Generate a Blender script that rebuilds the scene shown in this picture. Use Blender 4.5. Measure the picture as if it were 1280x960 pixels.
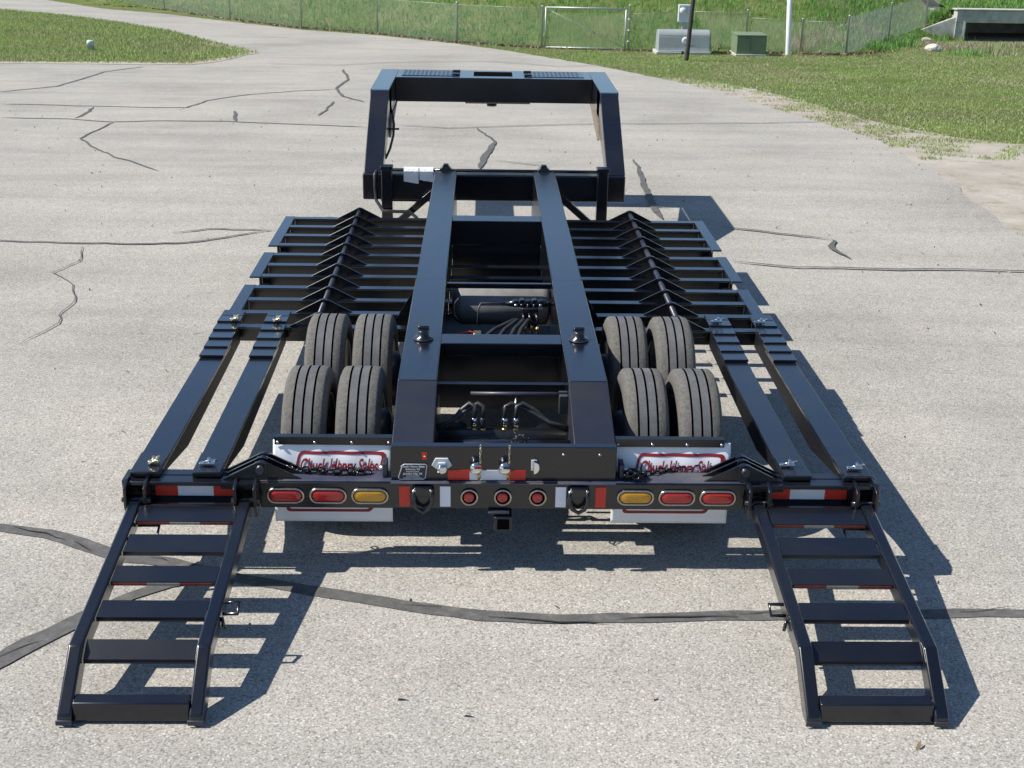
import bpy, bmesh, math, random
import numpy as np
from mathutils import Vector, Matrix
random.seed(7); rng = np.random.default_rng(11)
S = bpy.context.scene
for o in list(bpy.data.objects): bpy.data.objects.remove(o)
COL = S.collection

# ------------------------------------------------------------------ camera
FPX = 1600.0; PITCH = .3698; YAW = .0267; ROLL = .0178
CAM = np.array([-.12, -5.70, 3.207])
FWD = np.array([math.sin(YAW)*math.cos(PITCH), math.cos(YAW)*math.cos(PITCH), -math.sin(PITCH)])
_r = np.array([math.cos(YAW), -math.sin(YAW), 0.0]); _u = np.cross(_r, FWD)
RGT = math.cos(ROLL)*_r + math.sin(ROLL)*_u
UPV = -math.sin(ROLL)*_r + math.cos(ROLL)*_u
cd = bpy.data.cameras.new('camera'); cam = bpy.data.objects.new('camera', cd); COL.objects.link(cam)
cd.sensor_fit = 'HORIZONTAL'; cd.sensor_width = 36.0; cd.lens = FPX*36.0/1280.0
cd.clip_start = .1; cd.clip_end = 2000
M = Matrix(((RGT[0], UPV[0], -FWD[0], CAM[0]), (RGT[1], UPV[1], -FWD[1], CAM[1]), (RGT[2], UPV[2], -FWD[2], CAM[2]), (0, 0, 0, 1)))
cam.matrix_world = M
S.camera = cam
S.render.resolution_x = 1024; S.render.resolution_y = 768

# ------------------------------------------------------------------ light
SUN_A, SUN_B = .93, .0                       # shadow offset per metre of height (x, y)
sv = Vector((-SUN_A, -SUN_B, 1.0)).normalized()
ELEV = math.asin(sv.z); AZ = math.atan2(sv.x, sv.y)
W = bpy.data.worlds.new('World'); S.world = W; W.use_nodes = True
nt = W.node_tree; nt.nodes.clear()
sky = nt.nodes.new('ShaderNodeTexSky'); sky.sky_type = 'NISHITA'; sky.sun_disc = False
sky.sun_elevation = ELEV; sky.sun_rotation = AZ; sky.air_density = 1.0; sky.dust_density = .25; sky.ozone_density = 4.5
bgn = nt.nodes.new('ShaderNodeBackground'); bgn.inputs['Strength'].default_value = .10
wo = nt.nodes.new('ShaderNodeOutputWorld')
nt.links.new(sky.outputs[0], bgn.inputs[0]); nt.links.new(bgn.outputs[0], wo.inputs[0])
sl = bpy.data.lights.new('sun', 'SUN'); sl.energy = 5.0; sl.angle = math.radians(.5); sl.color = (1.0, .955, .88)
sun = bpy.data.objects.new('sun', sl); COL.objects.link(sun)
sun.rotation_euler = (-sv).to_track_quat('-Z', 'Y').to_euler(); sun.location = (-10, 5, 15)
S.view_settings.view_transform = 'Standard'; S.view_settings.look = 'None'
S.view_settings.exposure = 0.37; S.view_settings.gamma = 1.0; S.view_settings.use_curve_mapping = False

# ------------------------------------------------------------------ pixel -> place helpers (pixels of the 1280x960 photograph)
def ray(px, py): return FWD + RGT*(px-640)/FPX - UPV*(py-480)/FPX
def at(px, py, **k):
    d = ray(px, py); a, v = list(k.items())[0]; i = 'xyz'.index(a)
    return Vector(CAM + (v-CAM[i])/d[i]*d)
Y_BRK = 9.0; FALL = .045
def g(y):                                     # paved yard: level round the trailer, falling gently beyond it
    y = np.minimum(y, 75.0)
    return np.where(y > Y_BRK, -FALL*(y-Y_BRK), 0.0)
def gnd(px, py):
    p = at(px, py, z=0)
    if 0 < p.y < Y_BRK or p.y < Y_BRK and p.y > CAM[1]: return p
    d = ray(px, py); t = (FALL*(Y_BRK-CAM[1])-CAM[2])/(d[2]+FALL*d[1])
    q = Vector(CAM+t*d)
    if q.y > 75 or t < 0: q = at(px, py, z=-FALL*66)
    return q

# ------------------------------------------------------------------ materials
def mat(name):
    m = bpy.data.materials.new(name); m.use_nodes = True
    n = m.node_tree.nodes; b = n['Principled BSDF']
    return m, m.node_tree, n, b
def tex_noise(t, scale, detail=3, rough=.6, coord='Object', vec=None):
    n = t.nodes.new('ShaderNodeTexNoise'); n.inputs['Scale'].default_value = scale
    n.inputs['Detail'].default_value = detail; n.inputs['Roughness'].default_value = rough
    if vec is None:
        c = t.nodes.new('ShaderNodeTexCoord'); vec = c.outputs[coord]
    t.links.new(vec, n.inputs['Vector']); return n
def ramp(t, src, stops):
    r = t.nodes.new('ShaderNodeValToRGB'); e = r.color_ramp.elements
    while len(e) < len(stops): e.new(.5)
    for el, (p, c) in zip(e, stops):
        el.position = p; el.color = (*c, 1) if len(c) == 3 else c
    t.links.new(src, r.inputs[0]); return r
def mixc(t, fac, a, b, mode='MIX'):
    m = t.nodes.new('ShaderNodeMix'); m.data_type = 'RGBA'; m.blend_type = mode
    for i, v in ((0, fac), (6, a), (7, b)):
        if hasattr(v, 'is_output') or hasattr(v, 'links'): t.links.new(v, m.inputs[i])
        else: m.inputs[i].default_value = v if i == 0 else (*v, 1)
    return m.outputs[2]
def bump(t, b, src, strength, dist):
    n = t.nodes.new('ShaderNodeBump'); n.inputs['Strength'].default_value = strength; n.inputs['Distance'].default_value = dist
    t.links.new(src, n.inputs['Height']); t.links.new(n.outputs[0], b.inputs['Normal'])
def g3(v): return (v, v, v)

def simple(name, col, rough=.5, metal=0.0, var=.15, scale=30, spec=.5, coat=0.0, bmp=0.0):
    m, t, n, b = mat(name)
    ns = tex_noise(t, scale, 4)
    lo = tuple(c*(1-var) for c in col); hi = tuple(min(1, c*(1+var)) for c in col)
    r = ramp(t, ns.outputs[0], [(.3, lo), (.7, hi)]); t.links.new(r.outputs[0], b.inputs['Base Color'])
    b.inputs['Roughness'].default_value = rough; b.inputs['Metallic'].default_value = metal
    b.inputs['Specular IOR Level'].default_value = spec; b.inputs['Coat Weight'].default_value = coat
    if bmp: bump(t, b, ns.outputs[0], bmp, .01)
    return m

def paint(name, base=.005, r0=.16, r1=.30, dust=.022, spec=.5, coat=1.0):
    m, t, n, b = mat(name)
    big = tex_noise(t, 2.3, 5, .65); fine = tex_noise(t, 160, 3, .6); sp = tex_noise(t, 420, 2, .5)
    d = ramp(t, big.outputs[0], [(.42, g3(0)), (.78, g3(1))])
    d2 = ramp(t, sp.outputs[0], [(.70, g3(0)), (.80, g3(1))])
    c1 = mixc(t, d.outputs[0], (base, base*1.2, base*2.2), (base+dust*.35, base+dust*.34, base+dust*.3))  # blue of the sky reflection tinted into the black base colour
    c2 = mixc(t, d2.outputs[0], c1, (dust, dust*.96, dust*.85))
    t.links.new(c2, b.inputs['Base Color'])
    rr = t.nodes.new('ShaderNodeMapRange'); rr.inputs[3].default_value = r0; rr.inputs[4].default_value = r1
    t.links.new(big.outputs[0], rr.inputs[0]); t.links.new(rr.outputs[0], b.inputs['Roughness'])
    b.inputs['Specular IOR Level'].default_value = spec; b.inputs['IOR'].default_value = 1.50; b.inputs['Coat Weight'].default_value = coat; b.inputs['Coat IOR'].default_value = 1.3; b.inputs['Coat Roughness'].default_value = .2
    bump(t, b, fine.outputs[0], .06, .002)
    return m
PAINT = paint('black_gloss_paint')
WORN = paint('worn_black_paint', .02, .35, .55, .14, .5, .3)
DUSTY = paint('dusty_black_paint', .035, .45, .65, .30, .5, .3)
GRIP = paint('anti_skid_paint', .012, .42, .55, .03, .5, .15)
SATIN = paint('satin_black_paint', .005, .24, .36, .022, .5, .9)

MATTE = simple('matte_black_underside', (.007, .007, .009), .5, spec=.3)
m, t, n, b = mat('weathered_asphalt'); ROAD = m
vo = t.nodes.new('ShaderNodeTexVoronoi'); vo.inputs['Scale'].default_value = 120
tc = t.nodes.new('ShaderNodeTexCoord'); t.links.new(tc.outputs['Object'], vo.inputs['Vector'])
sepv = t.nodes.new('ShaderNodeSeparateColor'); t.links.new(vo.outputs['Color'], sepv.inputs[0])
st = ramp(t, sepv.outputs[0], [(0, (.285, .264, .230)), (.2, (.365, .344, .306)), (.6, (.405, .383, .342)), (.9, (.450, .427, .384)), (1, (.60, .575, .525))])
gap = ramp(t, vo.outputs['Distance'], [(.0, g3(1)), (.55, g3(.95)), (.85, g3(.55))])
c = mixc(t, 1.0, st.outputs[0], gap.outputs[0], 'MULTIPLY')
mid = tex_noise(t, 9, 5, .7); c = mixc(t, .5, c, ramp(t, mid.outputs[0], [(.25, g3(.86)), (.75, g3(1.14))]).outputs[0], 'MULTIPLY')
lar = tex_noise(t, .42, 6, .62); c = mixc(t, .9, c, ramp(t, lar.outputs[0], [(.28, (.78, .77, .755)), (.48, (.99, .985, .975)), (.72, (1.16, 1.14, 1.11))]).outputs[0], 'MULTIPLY')
mp = t.nodes.new('ShaderNodeMapping'); mp.inputs['Scale'].default_value = (.16, 1.3, 1); mp.inputs['Rotation'].default_value = (0, 0, .35)
t.links.new(tc.outputs['Object'], mp.inputs[0])
sk = tex_noise(t, 1.6, 4, .6, vec=mp.outputs[0]); c = mixc(t, .5, c, ramp(t, sk.outputs[0], [(.33, g3(.83)), (.5, g3(1)), (.68, g3(1.11))]).outputs[0], 'MULTIPLY')
spt = tex_noise(t, 5.5, 3, .55); c = mixc(t, ramp(t, spt.outputs[0], [(.70, g3(0)), (.76, g3(.45))]).outputs[0], c, (.10, .095, .088))
t.links.new(c, b.inputs['Base Color']); b.inputs['Roughness'].default_value = .92; b.inputs['Specular IOR Level'].default_value = .25
bump(t, b, sepv.outputs[0], .3, .005)

m, t, n, b = mat('crack_tar'); TAR = m
na = tex_noise(t, 14, 6, .7); nb = tex_noise(t, 90, 3, .6)
c = ramp(t, na.outputs[0], [(.3, (.075, .073, .07)), (.55, (.115, .112, .105)), (.75, (.19, .18, .165))]).outputs[0]
c = mixc(t, ramp(t, nb.outputs[0], [(.62, g3(0)), (.72, g3(.5))]).outputs[0], c, (.25, .24, .22))
t.links.new(c, b.inputs['Base Color']); b.inputs['Roughness'].default_value = .7; b.inputs['Specular IOR Level'].default_value = .3
bump(t, b, na.outputs[0], .4, .01)
FISS = simple('open_crack', (.02, .019, .018), .95)

m, t, n, b = mat('sandy_dirt'); DIRT = m
na = tex_noise(t, 1.1, 6, .7); nb = tex_noise(t, 55, 4, .7); nc = tex_noise(t, 2.7, 6, .7)
c = ramp(t, na.outputs[0], [(.3, (.30, .26, .21)), (.5, (.42, .375, .315)), (.7, (.50, .46, .40))]).outputs[0]
c = mixc(t, .7, c, ramp(t, nb.outputs[0], [(.3, g3(.6)), (.5, g3(1)), (.75, g3(1.3))]).outputs[0], 'MULTIPLY')
c = mixc(t, ramp(t, nc.outputs[0], [(.54, g3(0)), (.68, g3(.7))]).outputs[0], c, (.21, .215, .11))
nd = tex_noise(t, .9, 5, .7); c = mixc(t, ramp(t, nd.outputs[0], [(.45, g3(0)), (.6, g3(.7))]).outputs[0], c, (.38, .345, .30))
t.links.new(c, b.inputs['Base Color']); b.inputs['Roughness'].default_value = 1; b.inputs['Specular IOR Level'].default_value = .1
bump(t, b, nb.outputs[0], .6, .02)

m, t, n, b = mat('grassy_soil'); SOIL = m
na = tex_noise(t, .5, 6, .7); nb = tex_noise(t, 26, 4, .7)
c = ramp(t, na.outputs[0], [(.3, (.10, .14, .035)), (.5, (.13, .165, .05)), (.62, (.19, .19, .08)), (.76, (.27, .24, .13))]).outputs[0]
c = mixc(t, .8, c, ramp(t, nb.outputs[0], [(.3, g3(.55)), (.5, g3(1)), (.75, g3(1.35))]).outputs[0], 'MULTIPLY')
t.links.new(c, b.inputs['Base Color']); b.inputs['Roughness'].default_value = 1; b.inputs['Specular IOR Level'].default_value = .1
bump(t, b, nb.outputs[0], .8, .04)

def grass_mat(name, cols, patch, patchcol, pscale):
    m, t, n, b = mat(name)
    ge = t.nodes.new('ShaderNodeNewGeometry')
    c = ramp(t, ge.outputs['Random Per Island'], cols).outputs[0]
    na = tex_noise(t, pscale, 5, .65)
    c = mixc(t, ramp(t, na.outputs[0], patch).outputs[0], c, patchcol)
    t.links.new(c, b.inputs['Base Color']); b.inputs['Roughness'].default_value = .6; b.inputs['Specular IOR Level'].default_value = .25
    tr = t.nodes.new('ShaderNodeBsdfTranslucent'); t.links.new(c, tr.inputs[0])
    ms = t.nodes.new('ShaderNodeMixShader'); ms.inputs[0].default_value = .35
    out = n['Material Output']; t.links.new(b.outputs[0], ms.inputs[1]); t.links.new(tr.outputs[0], ms.inputs[2]); t.links.new(ms.outputs[0], out.inputs[0])
    return m
LAWN = grass_mat('lawn_blades', [(0, (.19, .30, .07)), (.45, (.31, .45, .12)), (.8, (.43, .52, .19)), (1, (.56, .52, .32))], [(.42, g3(0)), (.66, g3(.8))], (.36, .34, .18), .45)
BANK = grass_mat('bank_blades', [(0, (.095, .235, .05)), (.5, (.175, .38, .085)), (.85, (.25, .46, .12)), (1, (.38, .45, .2))], [(.56, g3(0)), (.74, g3(.35))], (.24, .24, .10), .35)
DRY = grass_mat('dry_blades', [(0, (.34, .29, .18)), (.6, (.46, .40, .27)), (1, (.55, .5, .38))], [(.6, g3(0)), (.7, g3(.3))], (.2, .22, .08), 2)
LITTER = simple('fallen_leaf', (.24, .16, .09), .8, var=.5, scale=9)

m, t, n, b = mat('tyre_rubber'); RUBBER = m
na = tex_noise(t, 7, 5, .7); nb = tex_noise(t, 120, 3, .6)
c = ramp(t, na.outputs[0], [(.3, (.085, .087, .09)), (.55, (.118, .12, .122)), (.75, (.155, .15, .142))]).outputs[0]
c = mixc(t, .5, c, ramp(t, nb.outputs[0], [(.3, g3(.7)), (.7, g3(1.3))]).outputs[0], 'MULTIPLY')
t.links.new(c, b.inputs['Base Color']); b.inputs['Roughness'].default_value = .78; b.inputs['Specular IOR Level'].default_value = .35
bump(t, b, nb.outputs[0], .25, .003)
SHOULDER = simple('dusty_tyre_shoulder', (.115, .108, .097), .9, var=.3, scale=60, bmp=.3)

CHROME = simple('chrome', (.72, .72, .72), .12, 1.0, .08, 40)
BEZEL = simple('dull_chrome', (.42, .39, .34), .28, 1.0, .15, 40)
ZINC = simple('zinc_plated', (.66, .60, .42), .28, 1.0, .2, 60)
STEEL = simple('bolt_steel', (.6, .6, .6), .3, 1.0, .1, 60)
BLACKCHAIN = simple('black_chain_steel', (.035, .035, .038), .16, .8, .3, 80)
GALV = simple('galvanised_pipe', (.50, .52, .52), .45, .35, .12, 25)
WIRE = simple('galvanised_wire', (.36, .39, .38), .5, .5, .1, 25)
RED = simple('red_lens', (.42, .012, .010), .22, 0, .15, 90, coat=.6)
AMBER = simple('amber_lens', (.52, .25, .006), .22, 0, .2, 160, coat=.6)
RTAPE = simple('red_reflective_tape', (.58, .03, .018), .35, 0, .1, 120)
WTAPE = simple('white_reflective_tape', (.72, .75, .82), .35, 0, .06, 120)
RDIM = simple('faded_shaded_red_tape', (.20, .04, .028), .5, 0, .3, 60)  # rung tape: weathering plus the rung's shade put into the colour
WDIM = simple('faded_shaded_white_tape', (.30, .28, .24), .5, 0, .2, 60)  # white pieces likewise darkened for shade and weathering
FLAP = simple('white_rubber_flap', (.80, .81, .83), .45, 0, .04, 6)
PRINT = simple('dark_red_print', (.24, .010, .018), .5, 0, .08, 50)
HOSE = simple('black_hose', (.03, .03, .032), .38, 0, .3, 30)
TANK = simple('grey_primer_tank', (.19, .185, .175), .55, 0, .25, 5)
PLATE = simple('data_plate_black', (.02, .022, .035), .35)
PLTXT = simple('data_plate_silver', (.62, .66, .70), .35, .3)
PAPER = simple('white_paper', (.82, .83, .84), .8, 0, .03, 8)
BLUEW = simple('blue_wire', (.03, .10, .55), .4)
REDW = simple('red_wire', (.6, .05, .03), .4)
HOLE = simple('opening_dark', (.005, .005, .005), 1.0, spec=0.0)  # painted-in shade for openings; grommets and tread grooves share it
CONC = simple('weathered_concrete', (.46, .45, .41), .9, 0, .22, 3.5, .2, bmp=.2)
GREYCAB = simple('grey_green_enamel', (.30, .335, .33), .5, 0, .1, 4)
GREENCAB = simple('olive_green_enamel', (.17, .225, .13), .5, 0, .12, 4)
LTGREY = simple('pale_grey_enamel', (.55, .58, .60), .45, 0, .08, 5)
DKGREY = simple('dark_grey_steel', (.12, .13, .14), .5)  # plain dark grey for the cabinet end panel, door seam and latch
WOODP = simple('dark_weathered_post', (.055, .05, .045), .85, 0, .4, 14, bmp=.3)
WHITE = simple('white_pipe', (.78, .78, .77), .45, 0, .05, 6)
ROCK = simple('pale_limestone', (.62, .54, .47), .95, 0, .25, 9, bmp=.6)
STONEC = simple('marker_plastic', (.52, .60, .60), .6)
GUSSET = simple('primer_brown_steel', (.20, .17, .13), .6, 0, .25, 12)
RIM = simple('painted_rim', (.035, .042, .055), .35, 0, .2, 12)
BRASS = simple('brass_fitting', (.62, .42, .16), .3, 1.0, .2, 60)

# ------------------------------------------------------------------ mesh builder
class MB:
    def __init__(s): s.v = []; s.f = []; s.sm = []
    def add(s, vs, fs, smooth=False):
        o = len(s.v); s.v += [tuple(v) for v in vs]; s.f += [tuple(i+o for i in f) for f in fs]; s.sm += [smooth]*len(fs); return s
    def box(s, x0, x1, y0, y1, z0, z1):
        if x0 > x1: x0, x1 = x1, x0
        if y0 > y1: y0, y1 = y1, y0
        if z0 > z1: z0, z1 = z1, z0
        return s.add([(x0,y0,z0),(x1,y0,z0),(x1,y1,z0),(x0,y1,z0),(x0,y0,z1),(x1,y0,z1),(x1,y1,z1),(x0,y1,z1)],
                     [(0,3,2,1),(4,5,6,7),(0,1,5,4),(1,2,6,5),(2,3,7,6),(3,0,4,7)])
    def prism(s, poly, axis, a, b):
        """poly: list of 2-D points; axis 'x': (y,z) / 'y': (x,z) / 'z': (x,y)"""
        ar = sum(p[0]*q[1]-q[0]*p[1] for p, q in zip(poly, poly[1:]+poly[:1]))
        if (ar < 0) != (axis == 'y'): poly = poly[::-1]
        if a > b: a, b = b, a
        mk = {'x': lambda p, c: (c, p[0], p[1]), 'y': lambda p, c: (p[0], c, p[1]), 'z': lambda p, c: (p[0], p[1], c)}[axis]
        n = len(poly); vs = [mk(p, a) for p in poly]+[mk(p, b) for p in poly]
        fs = [tuple(range(n-1, -1, -1)), tuple(range(n, 2*n))]+[(i, (i+1) % n, n+(i+1) % n, n+i) for i in range(n)]
        return s.add(vs, fs)
    def bar(s, p, q, w, h, up=(0, 0, 1)):
        p = Vector(p); q = Vector(q); d = (q-p).normalized(); u = Vector(up); r = d.cross(u).normalized(); u = r.cross(d)
        vs = []
        for c in (p, q):
            for a, bb in ((-1,-1),(1,-1),(1,1),(-1,1)): vs.append(c+r*a*w/2+u*bb*h/2)
        return s.add(vs, [(0,1,2,3),(7,6,5,4),(0,4,5,1),(1,5,6,2),(2,6,7,3),(3,7,4,0)])
    def tube(s, pts, r, n=8, cap=True, closed=False):
        pts = [Vector(p) for p in pts]; m = len(pts); vs = []; prev = None
        for i, p in enumerate(pts):
            if closed: d = (pts[(i+1) % m]-pts[i-1]).normalized()
            else: d = (pts[min(i+1, m-1)]-pts[max(i-1, 0)]).normalized()
            if prev is None:
                a = Vector((0,0,1)) if abs(d.z) < .9 else Vector((1,0,0)); u = d.cross(a).normalized()
            else: u = (prev-d*prev.dot(d)).normalized()
            prev = u; w = d.cross(u); rr = r[i] if isinstance(r, (list, tuple)) else r
            vs += [p+(u*math.cos(2*math.pi*k/n)+w*math.sin(2*math.pi*k/n))*rr for k in range(n)]
        fs = []
        for i in range(m if closed else m-1):
            j = (i+1) % m
            fs += [(i*n+k, i*n+(k+1) % n, j*n+(k+1) % n, j*n+k) for k in range(n)]
        s.add(vs, fs, True)
        if cap and not closed:
            s.f += [tuple(len(s.v)-len(vs)+k for k in range(n-1, -1, -1)), tuple(len(s.v)-n+k for k in range(n))]; s.sm += [False, False]
        return s
    def lathe(s, prof, axis='x', c=(0,0,0), n=32, smooth=True, closed=False):
        """prof: (a, r) along axis"""
        vs = []; fs = []; m = len(prof)
        for a, r in prof:
            for k in range(n):
                t = 2*math.pi*k/n; cc, ss = r*math.cos(t), r*math.sin(t)
                p = {'x': (a, cc, ss), 'y': (ss, a, cc), 'z': (cc, ss, a)}[axis]
                vs.append((c[0]+p[0], c[1]+p[1], c[2]+p[2]))
        for i in range(m if closed else m-1):
            j = (i+1) % m
            fs += [(i*n+k, j*n+k, j*n+(k+1) % n, i*n+(k+1) % n) for k in range(n)]
        if not closed:
            if prof[0][1] > 1e-6: fs.append(tuple(range(n)))
            if prof[-1][1] > 1e-6: fs.append(tuple((m-1)*n+k for k in range(n-1, -1, -1)))
        return s.add(vs, fs, smooth)
    def mesh(s, name, mt, bevel=0.0, seg=2, fix=True):
        me = bpy.data.meshes.new(name); bm = bmesh.new()
        vv = [bm.verts.new(v) for v in s.v]
        for f, sm in zip(s.f, s.sm):
            try: fc = bm.faces.new([vv[i] for i in f]); fc.smooth = sm
            except ValueError: pass
        if fix: bmesh.ops.recalc_face_normals(bm, faces=bm.faces)
        if bevel:
            es = [e for e in bm.edges if len(e.link_faces) == 2 and e.calc_face_angle(0) > .5]
            rb_ = bmesh.ops.bevel(bm, geom=es, offset=bevel, segments=seg, profile=.5, affect='EDGES', clamp_overlap=True)
            if seg > 1:
                for f in bm.faces: f.smooth = f.calc_area()/max(e.calc_length() for e in f.edges) < 1.3*bevel
        bm.to_mesh(me); bm.free(); me.materials.append(mt)
        return me
    def obj(s, name, mt, parent=None, bevel=0.0, seg=2, loc=(0,0,0)):
        o = bpy.data.objects.new(name, s.mesh(name, mt, bevel, seg)); COL.objects.link(o); o.location = loc
        if parent: o.parent = parent
        return o
def link(name, me, parent, loc=(0,0,0), rot=(0,0,0), scale=(1,1,1)):
    o = bpy.data.objects.new(name, me); COL.objects.link(o); o.parent = parent; o.location = loc; o.rotation_euler = rot; o.scale = scale
    return o
def tag(o, label=None, cat=None, group=None, kind=None):
    if label: o['label'] = label
    if cat: o['category'] = cat
    if group: o['group'] = group
    if kind: o['kind'] = kind
    return o
def empty(name, loc=(0,0,0)):
    o = bpy.data.objects.new(name, None); o.empty_display_size = .2; COL.objects.link(o); o.location = loc; return o
def raw(name, v, f, mt, smooth=False):
    v = np.asarray(v, dtype=np.float32); f = np.asarray(f, dtype=np.int32); k = f.shape[1]
    me = bpy.data.meshes.new(name); me.vertices.add(len(v)); me.vertices.foreach_set('co', v.ravel())
    me.loops.add(f.size); me.loops.foreach_set('vertex_index', f.ravel())
    me.polygons.add(len(f)); me.polygons.foreach_set('loop_start', np.arange(0, f.size, k, dtype=np.int32))
    me.update(calc_edges=True); me.materials.append(mt)
    if smooth: me.polygons.foreach_set('use_smooth', np.ones(len(f), dtype=bool))
    o = bpy.data.objects.new(name, me); COL.objects.link(o); return o
def text_mesh(s, size, shear=0.0, bold=0.0, name='lettering', space=1.0):
    cu = bpy.data.curves.new(name, 'FONT'); cu.body = s; cu.size = size; cu.shear = shear; cu.offset = bold; cu.extrude = .0006
    cu.align_x = 'CENTER'; cu.align_y = 'CENTER'; cu.space_character = space; cu.resolution_u = 3
    ob = bpy.data.objects.new(name, cu); COL.objects.link(ob)
    dg = bpy.context.evaluated_depsgraph_get(); me = bpy.data.meshes.new_from_object(ob.evaluated_get(dg))
    bpy.data.objects.remove(ob); bpy.data.curves.remove(cu); me.name = name; return me

# ------------------------------------------------------------------ ground, yard, verges
def inpoly(x, y, poly):
    x = np.asarray(x); y = np.asarray(y); c = np.zeros(x.shape, bool); n = len(poly)
    for i in range(n):
        x0, y0 = poly[i]; x1, y1 = poly[(i+1) % n]
        if y0 == y1: continue
        c ^= ((y0 > y) != (y1 > y)) & (x < (x1-x0)*(y-y0)/(y1-y0)+x0)
    return c
def px_poly(pts): return [(gnd(*p).x, gnd(*p).y) for p in pts]
def ragged(poly, step=.25, amp=.06, seed=1, closed=True):
    r = random.Random(seed); out = []; n = len(poly)
    for i in range(n if closed else n-1):
        (x0, y0), (x1, y1) = poly[i], poly[(i+1) % n]; L = math.hypot(x1-x0, y1-y0)
        k = max(1, min(160, int(L/step)))
        for j in range(k):
            t = j/k; xx_, yy_ = x0+(x1-x0)*t, y0+(y1-y0)*t
            wv = .6*math.sin(2.3*xx_+1.7*yy_+seed)+.4*math.sin(5.1*yy_-3.7*xx_+2*seed)+.3*math.sin(11*yy_+7*xx_)
            nx_, ny_ = (y1-y0)/max(L, 1e-6), -(x1-x0)/max(L, 1e-6); a = amp*(wv+r.uniform(-.35, .35))
            out.append((xx_+nx_*a, yy_+ny_*a))
    return out
def sheet(name, poly, dz, mt):
    bm = bmesh.new(); f = bm.faces.new([bm.verts.new((x, y, 0)) for x, y in poly])
    if f.normal.z < 0 or f.calc_area() and (f.normal_update() or f.normal.z < 0): f.normal_flip()
    bmesh.ops.triangulate(bm, faces=bm.faces[:])
    for yy in (Y_BRK, 75.0):
        bmesh.ops.bisect_plane(bm, geom=bm.verts[:]+bm.edges[:]+bm.faces[:], plane_co=(0, yy, 0), plane_no=(0, 1, 0))
    for v in bm.verts: v.co.z = float(g(v.co.y))+dz
    me = bpy.data.meshes.new(name); bm.to_mesh(me); bm.free(); me.materials.append(mt)
    o = bpy.data.objects.new(name, me); COL.objects.link(o); o['kind'] = 'structure'; return o

right_edge = [(5.0, -25), (5.2, 2)] + px_poly([(1280, 300), (1211, 244), (1157, 209), (1102, 177), (1050, 161), (1000, 145), (930, 125), (850, 103), (740, 81), (640, 64), (565, 54), (472, 44), (377, 37), (288, 27), (206, 17), (130, 11), (60, 0)])
l0 = right_edge[-1]
road_poly = right_edge + [(l0[0]-14, l0[1]+22), (-90, l0[1]+40), (-90, -25)]
road_r = ragged(road_poly[1:20], .14, .055, 3, False)
road = sheet('yard_pavement', [road_poly[0]]+road_r+road_poly[19:], 0.0, ROAD)

fence_px = [(130, 6), (206, 12), (288, 24), (377, 35), (472, 42), (571, 53), (677, 60), (785, 63), (890, 66), (1000, 67), (1060, 68), (1105, 64), (1150, 55), (1200, 50)]
fl = [gnd(*p) for p in fence_px]
FX = [-60]+[p.x for p in fl]+[60]; FY = [fl[0].y+60]+[p.y for p in fl]+[fl[-1].y+2]
CUL = gnd(1205, 50); YC = CUL.y; XC = CUL.x       # mouth of the culvert
def bank(x, y):
    d = y-np.interp(x, FX, FY)-.25
    h = np.where(d > 0, .30*d*d/(d+.8), 0)
    return np.minimum(h, 2.4)
ZTC = at(1205, 13, y=YC).z-float(g(YC))
def H(x, y):
    e = np.clip((x-(XC-2.6))/2.2, 0, 1)*np.clip((XC+6-x)/1.5, 0, 1)*np.clip((y-YC-.15)/.35, 0, 1)
    return g(y)+np.maximum(bank(x, y), (ZTC-.04)*e)-.03
def hit(px, py):
    d = ray(px, py); t = 5.0; p = CAM
    while t < 200:
        p = CAM+d*t
        if p[2] <= float(H(p[0], p[1])): break
        t += .05
    return Vector(p)

def terrain():
    xs = np.concatenate([np.arange(-130, -24, 6.0), np.arange(-24, 24.01, .4), np.arange(27, 131, 6.0)])
    ys = np.concatenate([np.arange(-40, 8, 6.0), np.arange(9, 52, .4), np.arange(52, 75, 2), np.arange(75, 300, 15)])
    X, Y = np.meshgrid(xs, ys)
    Z = H(X, Y) + rng.uniform(-1, 1, X.shape)*.03*np.clip(bank(X, Y), 0, 1)
    inroad = inpoly(X, Y, road_poly); Z = np.where(inroad, g(Y)-.06, Z)
    n, k = X.shape; v = np.stack([X.ravel(), Y.ravel(), Z.ravel()], 1)
    i = np.arange(n-1)[:, None]*k+np.arange(k-1)[None, :]
    f = np.stack([i, i+1, i+k+1, i+k], -1).reshape(-1, 4)
    cx = v[f].mean(1)
    keep = ~((cx[:, 0] > XC-.25) & (cx[:, 0] < XC+4.4) & (cx[:, 1] > YC-.1) & (cx[:, 1] < YC+4.0))
    o = raw('ground', v, f[keep], SOIL, True); o['kind'] = 'structure'
terrain()

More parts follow.
